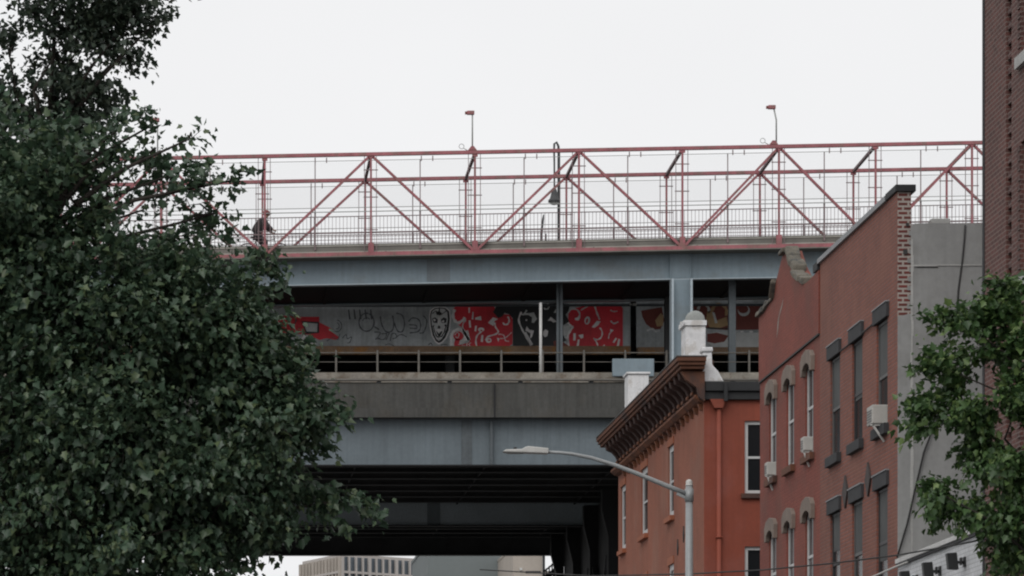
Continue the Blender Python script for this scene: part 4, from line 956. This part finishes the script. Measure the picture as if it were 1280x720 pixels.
# ------------------------------------------------------------------ trees
def tree(name, label, base, trunk_top, blobs, lsize, matk, seed, ydep, trunk_r=.22, nlimb=40, cl=.26, droop=.35, dens=.6, clump=.3):
    rng = np.random.default_rng(seed)
    t = thing(name, label, 'tree', (base[0],base[1],.0))
    cents = []; dirs = []
    cc = np.array([np.average([b[0] for b in blobs]), base[1], np.average([b[2] for b in blobs])])
    for (x, y, z, rx, ry, rz, n) in blobs:
        n = max(3, int(n*dens)); kc = max(1, int(n/7))
        u = rng.normal(size=(kc,3)); u /= np.linalg.norm(u,axis=1)[:,None]
        r = rng.random(kc)**.42
        hub = np.array([x,y,z])+u*r[:,None]*np.array([rx,ry,rz])
        pick = rng.integers(0,kc,n)
        sp_ = min(clump, min(rx,rz)*.55)
        off = rng.normal(size=(n,3))*np.array([sp_,sp_,sp_*.55])
        p_ = hub[pick]+off; u = u[pick]; cents.append(p_)
        d = u*.8+(p_-cc)/ (np.linalg.norm(p_-cc,axis=1)[:,None]+1e-6)*.6; dirs.append(d/np.linalg.norm(d,axis=1)[:,None])
    cents = np.vstack(cents); dirs = np.vstack(dirs)
    # leaf sprays: a short twig with leaves set along it
    nl = 13
    N = len(cents)
    tt = np.tile(np.linspace(-.6,1.,nl),(N,1))
    pos = cents[:,None,:]+dirs[:,None,:]*tt[...,None]*cl*1.15
    pos[...,2] -= (np.clip(tt,0,1)**2)*cl*droop
    pos += rng.normal(size=pos.shape)*cl*.36
    pos = pos.reshape(-1,3)
    K = len(pos)
    # leaf frame: axis points outward and down, normal leans up
    ax = np.repeat(dirs,nl,axis=0)+rng.normal(size=(K,3))*.75; ax[:,2] -= .45
    ax /= np.linalg.norm(ax,axis=1)[:,None]
    up = np.array([0,0,1.])+rng.normal(size=(K,3))*.6
    sd = np.cross(ax,up); sd /= np.linalg.norm(sd,axis=1)[:,None]+1e-9
    nm = np.cross(sd,ax)
    # maple-like outline (u along the axis, v across), folded about the midrib
    ring = np.array([(0,0),(.06,.3),(.3,.3),(.5,.52),(.6,.3),(1.08,0.),(.6,-.3),(.5,-.52),(.3,-.3),(.06,-.3)])
    sc = lsize*(.45+1.*rng.random(K)**1.5)
    fold = np.abs(ring[:,1])*.35; curl = -(ring[:,0]**2)*.22
    vv = (ring[None,:,0,None]*ax[:,None,:]+ring[None,:,1,None]*sd[:,None,:]+(fold+curl)[None,:,None]*nm[:,None,:])*sc[:,None,None]+pos[:,None,:]
    R = len(ring)
    verts = vv.reshape(-1,3)-np.array([base[0],base[1],0.])
    tri = np.array([(0,1,2),(0,2,4),(2,3,4),(0,4,5),(0,5,6),(0,6,8),(6,7,8),(0,8,9)])
    faces = (tri[None]+(np.arange(K)*R)[:,None,None]).reshape(-1,3)
    me = bpy.data.meshes.new('crown')
    me.vertices.add(len(verts)); me.vertices.foreach_set('co', verts.ravel().astype(np.float32))
    nf = len(faces); me.loops.add(nf*3); me.loops.foreach_set('vertex_index', faces.ravel().astype(np.int32))
    me.polygons.add(nf); me.polygons.foreach_set('loop_start', np.arange(0,nf*3,3,dtype=np.int32)); me.polygons.foreach_set('loop_total', np.full(nf,3,dtype=np.int32))
    me.materials.append(M[matk]); me.update(calc_edges=True)
    o = bpy.data.objects.new('crown', me); C.objects.link(o); o.parent = t
    # trunk, limbs to the clumps and twigs to a sample of the sprays
    def wood(m):
        b = Vector((base[0],base[1],0)); top = Vector(trunk_top)
        m.tube([b,b.lerp(top,.15)+Vector((.05,.03,0)),b.lerp(top,.55)+Vector((-.08,.05,0)),top],[trunk_r*1.35,trunk_r,trunk_r*.8,trunk_r*.55],12)
        hubs = []
        for (x, y, z, rx, ry, rz, n) in blobs:
            c = Vector((x,y,z)); f = min(max((z-1.2)/top.z,.45),1.)
            s = b.lerp(top,f); mid = s.lerp(c,.5)+Vector((rng.normal()*.2,rng.normal()*.2,.25)); 
            m.tube([s,s.lerp(mid,.5)+Vector((0,0,.1)),mid,c],[trunk_r*.26,trunk_r*.2,trunk_r*.14,trunk_r*.06],7); hubs.append(c)
        idx = rng.choice(N, min(N,nlimb*len(blobs)//2), replace=False)
        for i in idx:
            p_ = Vector(cents[i]); h = min(hubs, key=lambda q: (q-p_).length)
            e = p_+Vector(dirs[i])*cl*.9
            m.tube([h,h.lerp(p_,.6)+Vector((rng.normal()*.05,rng.normal()*.05,.08)),p_,e],[trunk_r*.1,trunk_r*.06,trunk_r*.035,trunk_r*.02],4)
    part('trunk', 'bark', t, wood)
    return t
def bl(px, py, rx, ry, Y, n, ry_=None, dy=0.):
    s = Y/FP
    return ((px-240)*s, Y+dy, EYE+(1060-py)*s, rx*s, ry_ if ry_ is not None else max(rx,ry)*s*.9, ry*s, n)
Y1 = 50.
B1 = [bl(-60,330,150,200,Y1,620,2.2),bl(25,300,85,115,Y1,620,1.6),bl(110,400,130,110,Y1,680,1.8),bl(220,400,95,80,Y1,420,1.2),bl(300,470,75,75,Y1,380,1.0),
      bl(330,550,68,80,Y1,360,1.0),bl(150,540,150,110,Y1,780,1.9),bl(20,560,140,150,Y1,760,2.1),bl(-130,560,140,170,Y1,380,2.2),bl(230,590,110,85,Y1,520,1.4),
      bl(120,690,160,80,Y1,560,1.8),bl(180,262,58,44,Y1,28,.7),bl(266,268,28,46,Y1,22,.5),bl(195,185,28,24,Y1,17,.4),bl(138,195,30,28,Y1,22,.6),
      bl(302,375,30,36,Y1,70,.5),bl(338,622,30,30,Y1,62,.6),bl(40,210,60,44,Y1,190,1.0),bl(190,318,80,26,Y1,42,.6),bl(258,325,40,20,Y1,34,.5),
      bl(397,525,14,34,Y1,30,.3),bl(385,620,14,8,Y1,12,.12),bl(408,628,12,5,Y1,8,.1),bl(434,626,13,8,Y1,14,.12),bl(255,668,60,30,Y1,120,.8),bl(330,668,20,14,Y1,26,.3),bl(288,226,7,24,Y1,6,.12),bl(191,156,7,16,Y1,8,.15),bl(146,164,9,13,Y1,7,.15),bl(236,174,6,12,Y1,4,.12),
      bl(-200,300,120,260,Y1,200,2.),bl(330,324,18,9,Y1,12,.2),bl(108,270,34,56,Y1,55,.8),bl(20,760,220,70,Y1,350,2.),bl(210,220,50,30,Y1,13,.4)]
tree('maple_tree', 'large dark green maple filling the left side in front of the bridge', (-2.6,50.,0), (-2.2,50.,10.5), B1, .112, 'leaf1', 8, 2., dens=.92, clump=.19)
Y2 = 66.
B2 = [bl(110,-30,100,50,Y2,230,1.2),bl(110,45,50,40,Y2,165,.9),bl(68,70,34,48,Y2,75,.8),bl(165,20,36,30,Y2,85,.7),bl(190,32,18,14,Y2,20,.3),bl(158,62,22,10,Y2,22,.3),
      bl(118,108,26,18,Y2,58,.5),bl(80,135,30,44,Y2,125,.7),bl(12,70,14,120,Y2,60,.5),bl(55,165,44,26,Y2,80,.8),bl(45,10,26,24,Y2,40,.6),bl(-80,80,90,140,Y2,300,1.8),
      bl(60,-110,170,70,Y2,300,2.),bl(100,170,24,20,Y2,40,.5),bl(20,130,18,40,Y2,24,.5),bl(40,115,16,16,Y2,12,.3),bl(-60,260,100,90,Y2,200,2)]
tree('maple_tree', 'taller dark maple whose drooping branches show against the sky in the upper left corner', (-3.4,66.,0), (-2.8,66.,15.), B2, .115, 'leaf2', 9, 2., .25, 10, dens=.72, clump=.24)
Y3 = 40.
B3 = [bl(1254,358,20,20,Y3,26,.3),bl(1262,385,34,26,Y3,60,.4),bl(1200,402,28,18,Y3,42,.35),bl(1252,432,40,34,Y3,95,.5),bl(1185,462,30,28,Y3,66,.4),bl(1166,518,22,22,Y3,42,.3),
      bl(1215,510,36,30,Y3,76,.45),bl(1270,510,34,50,Y3,100,.5),bl(1238,572,30,36,Y3,110,.5),bl(1166,612,22,15,Y3,34,.25),bl(1184,632,16,9,Y3,16,.25),
      bl(1220,632,18,12,Y3,26,.3),bl(1256,640,24,30,Y3,70,.4),bl(1275,690,30,30,Y3,50,.4),bl(1280,600,30,50,Y3,80,.5),bl(1340,500,60,150,Y3,260,1.2),bl(1400,600,90,170,Y3,260,1.4),bl(1350,400,60,60,Y3,90,.9),
      ]
tree('street_tree', 'bright green street tree reaching in from the right before the grey wall', (10.2,40.,0), (10.1,40.,6.5), [b[:3]+(b[3]*.78,b[4],b[5]*.78,b[6]) for b in B3], .082, 'leaf3', 21, 1., .1, 5, .15, dens=.95, clump=.085)

# ------------------------------------------------------------------ world, sun, camera
sc = bpy.context.scene
w = bpy.data.worlds.new('World'); sc.world = w; w.use_nodes = True
nt = w.node_tree; nt.nodes.clear()
out = nt.nodes.new('ShaderNodeOutputWorld'); bg = nt.nodes.new('ShaderNodeBackground'); sky = nt.nodes.new('ShaderNodeTexSky')
sky.sky_type = 'NISHITA'; sky.sun_disc = False; sky.sun_elevation = math.radians(42); sky.sun_rotation = math.radians(205); sky.air_density = 1.5; sky.dust_density = 6; sky.ozone_density = 1
hs = nt.nodes.new('ShaderNodeHueSaturation'); hs.inputs['Saturation'].default_value = .15
mx = nt.nodes.new('ShaderNodeMix'); mx.data_type = 'RGBA'; mx.inputs[0].default_value = .9; mx.inputs[7].default_value = (9.5,9.53,9.66,1)
nt.links.new(sky.outputs[0], hs.inputs['Color']); nt.links.new(hs.outputs[0], mx.inputs[6]); tcs = nt.nodes.new('ShaderNodeTexCoord'); ns = nt.nodes.new('ShaderNodeTexNoise'); ns.inputs['Scale'].default_value = 5; ns.inputs['Detail'].default_value = 4
mr = nt.nodes.new('ShaderNodeMapRange'); mr.inputs[1].default_value = .3; mr.inputs[2].default_value = .7; mr.inputs[3].default_value = .965; mr.inputs[4].default_value = 1.015
vm = nt.nodes.new('ShaderNodeVectorMath'); vm.operation = 'SCALE'
nt.links.new(tcs.outputs['Generated'], ns.inputs['Vector']); nt.links.new(ns.outputs['Fac'], mr.inputs[0]); nt.links.new(mr.outputs[0], vm.inputs['Scale'])
nt.links.new(mx.outputs[2], vm.inputs[0]); nt.links.new(vm.outputs[0], bg.inputs[0]); nt.links.new(bg.outputs[0], out.inputs[0])
bg.inputs[1].default_value = .1
sd = bpy.data.lights.new('overcast_sun', 'SUN'); sd.energy = 1.1; sd.angle = math.radians(40); sd.color = (1,.97,.93)
so = bpy.data.objects.new('overcast_sun', sd); C.objects.link(so)
el, az = math.radians(42), math.radians(205)
dv = Vector((math.cos(el)*math.sin(az), math.cos(el)*math.cos(az), math.sin(el)))
so.rotation_euler = dv.to_track_quat('Z','Y').to_euler(); so.location = (0,0,60)
cam = bpy.data.cameras.new('camera'); co_ = bpy.data.objects.new('camera', cam); C.objects.link(co_)
co_.location = (0,0,EYE); co_.rotation_euler = (math.radians(90),0,0)
cam.sensor_width = 36; cam.lens = 36*FP/1280; cam.shift_x = 400/1280; cam.shift_y = 700/1280
cam.clip_start = .5; cam.clip_end = 8000
sc.camera = co_
sc.view_settings.view_transform = 'Standard'; sc.view_settings.look = 'None'; sc.view_settings.exposure = 0; sc.view_settings.gamma = 1
sc.cycles.max_bounces = 6; sc.cycles.diffuse_bounces = 4; sc.cycles.pixel_filter_type = 'BLACKMAN_HARRIS'; sc.cycles.filter_width = 2.1
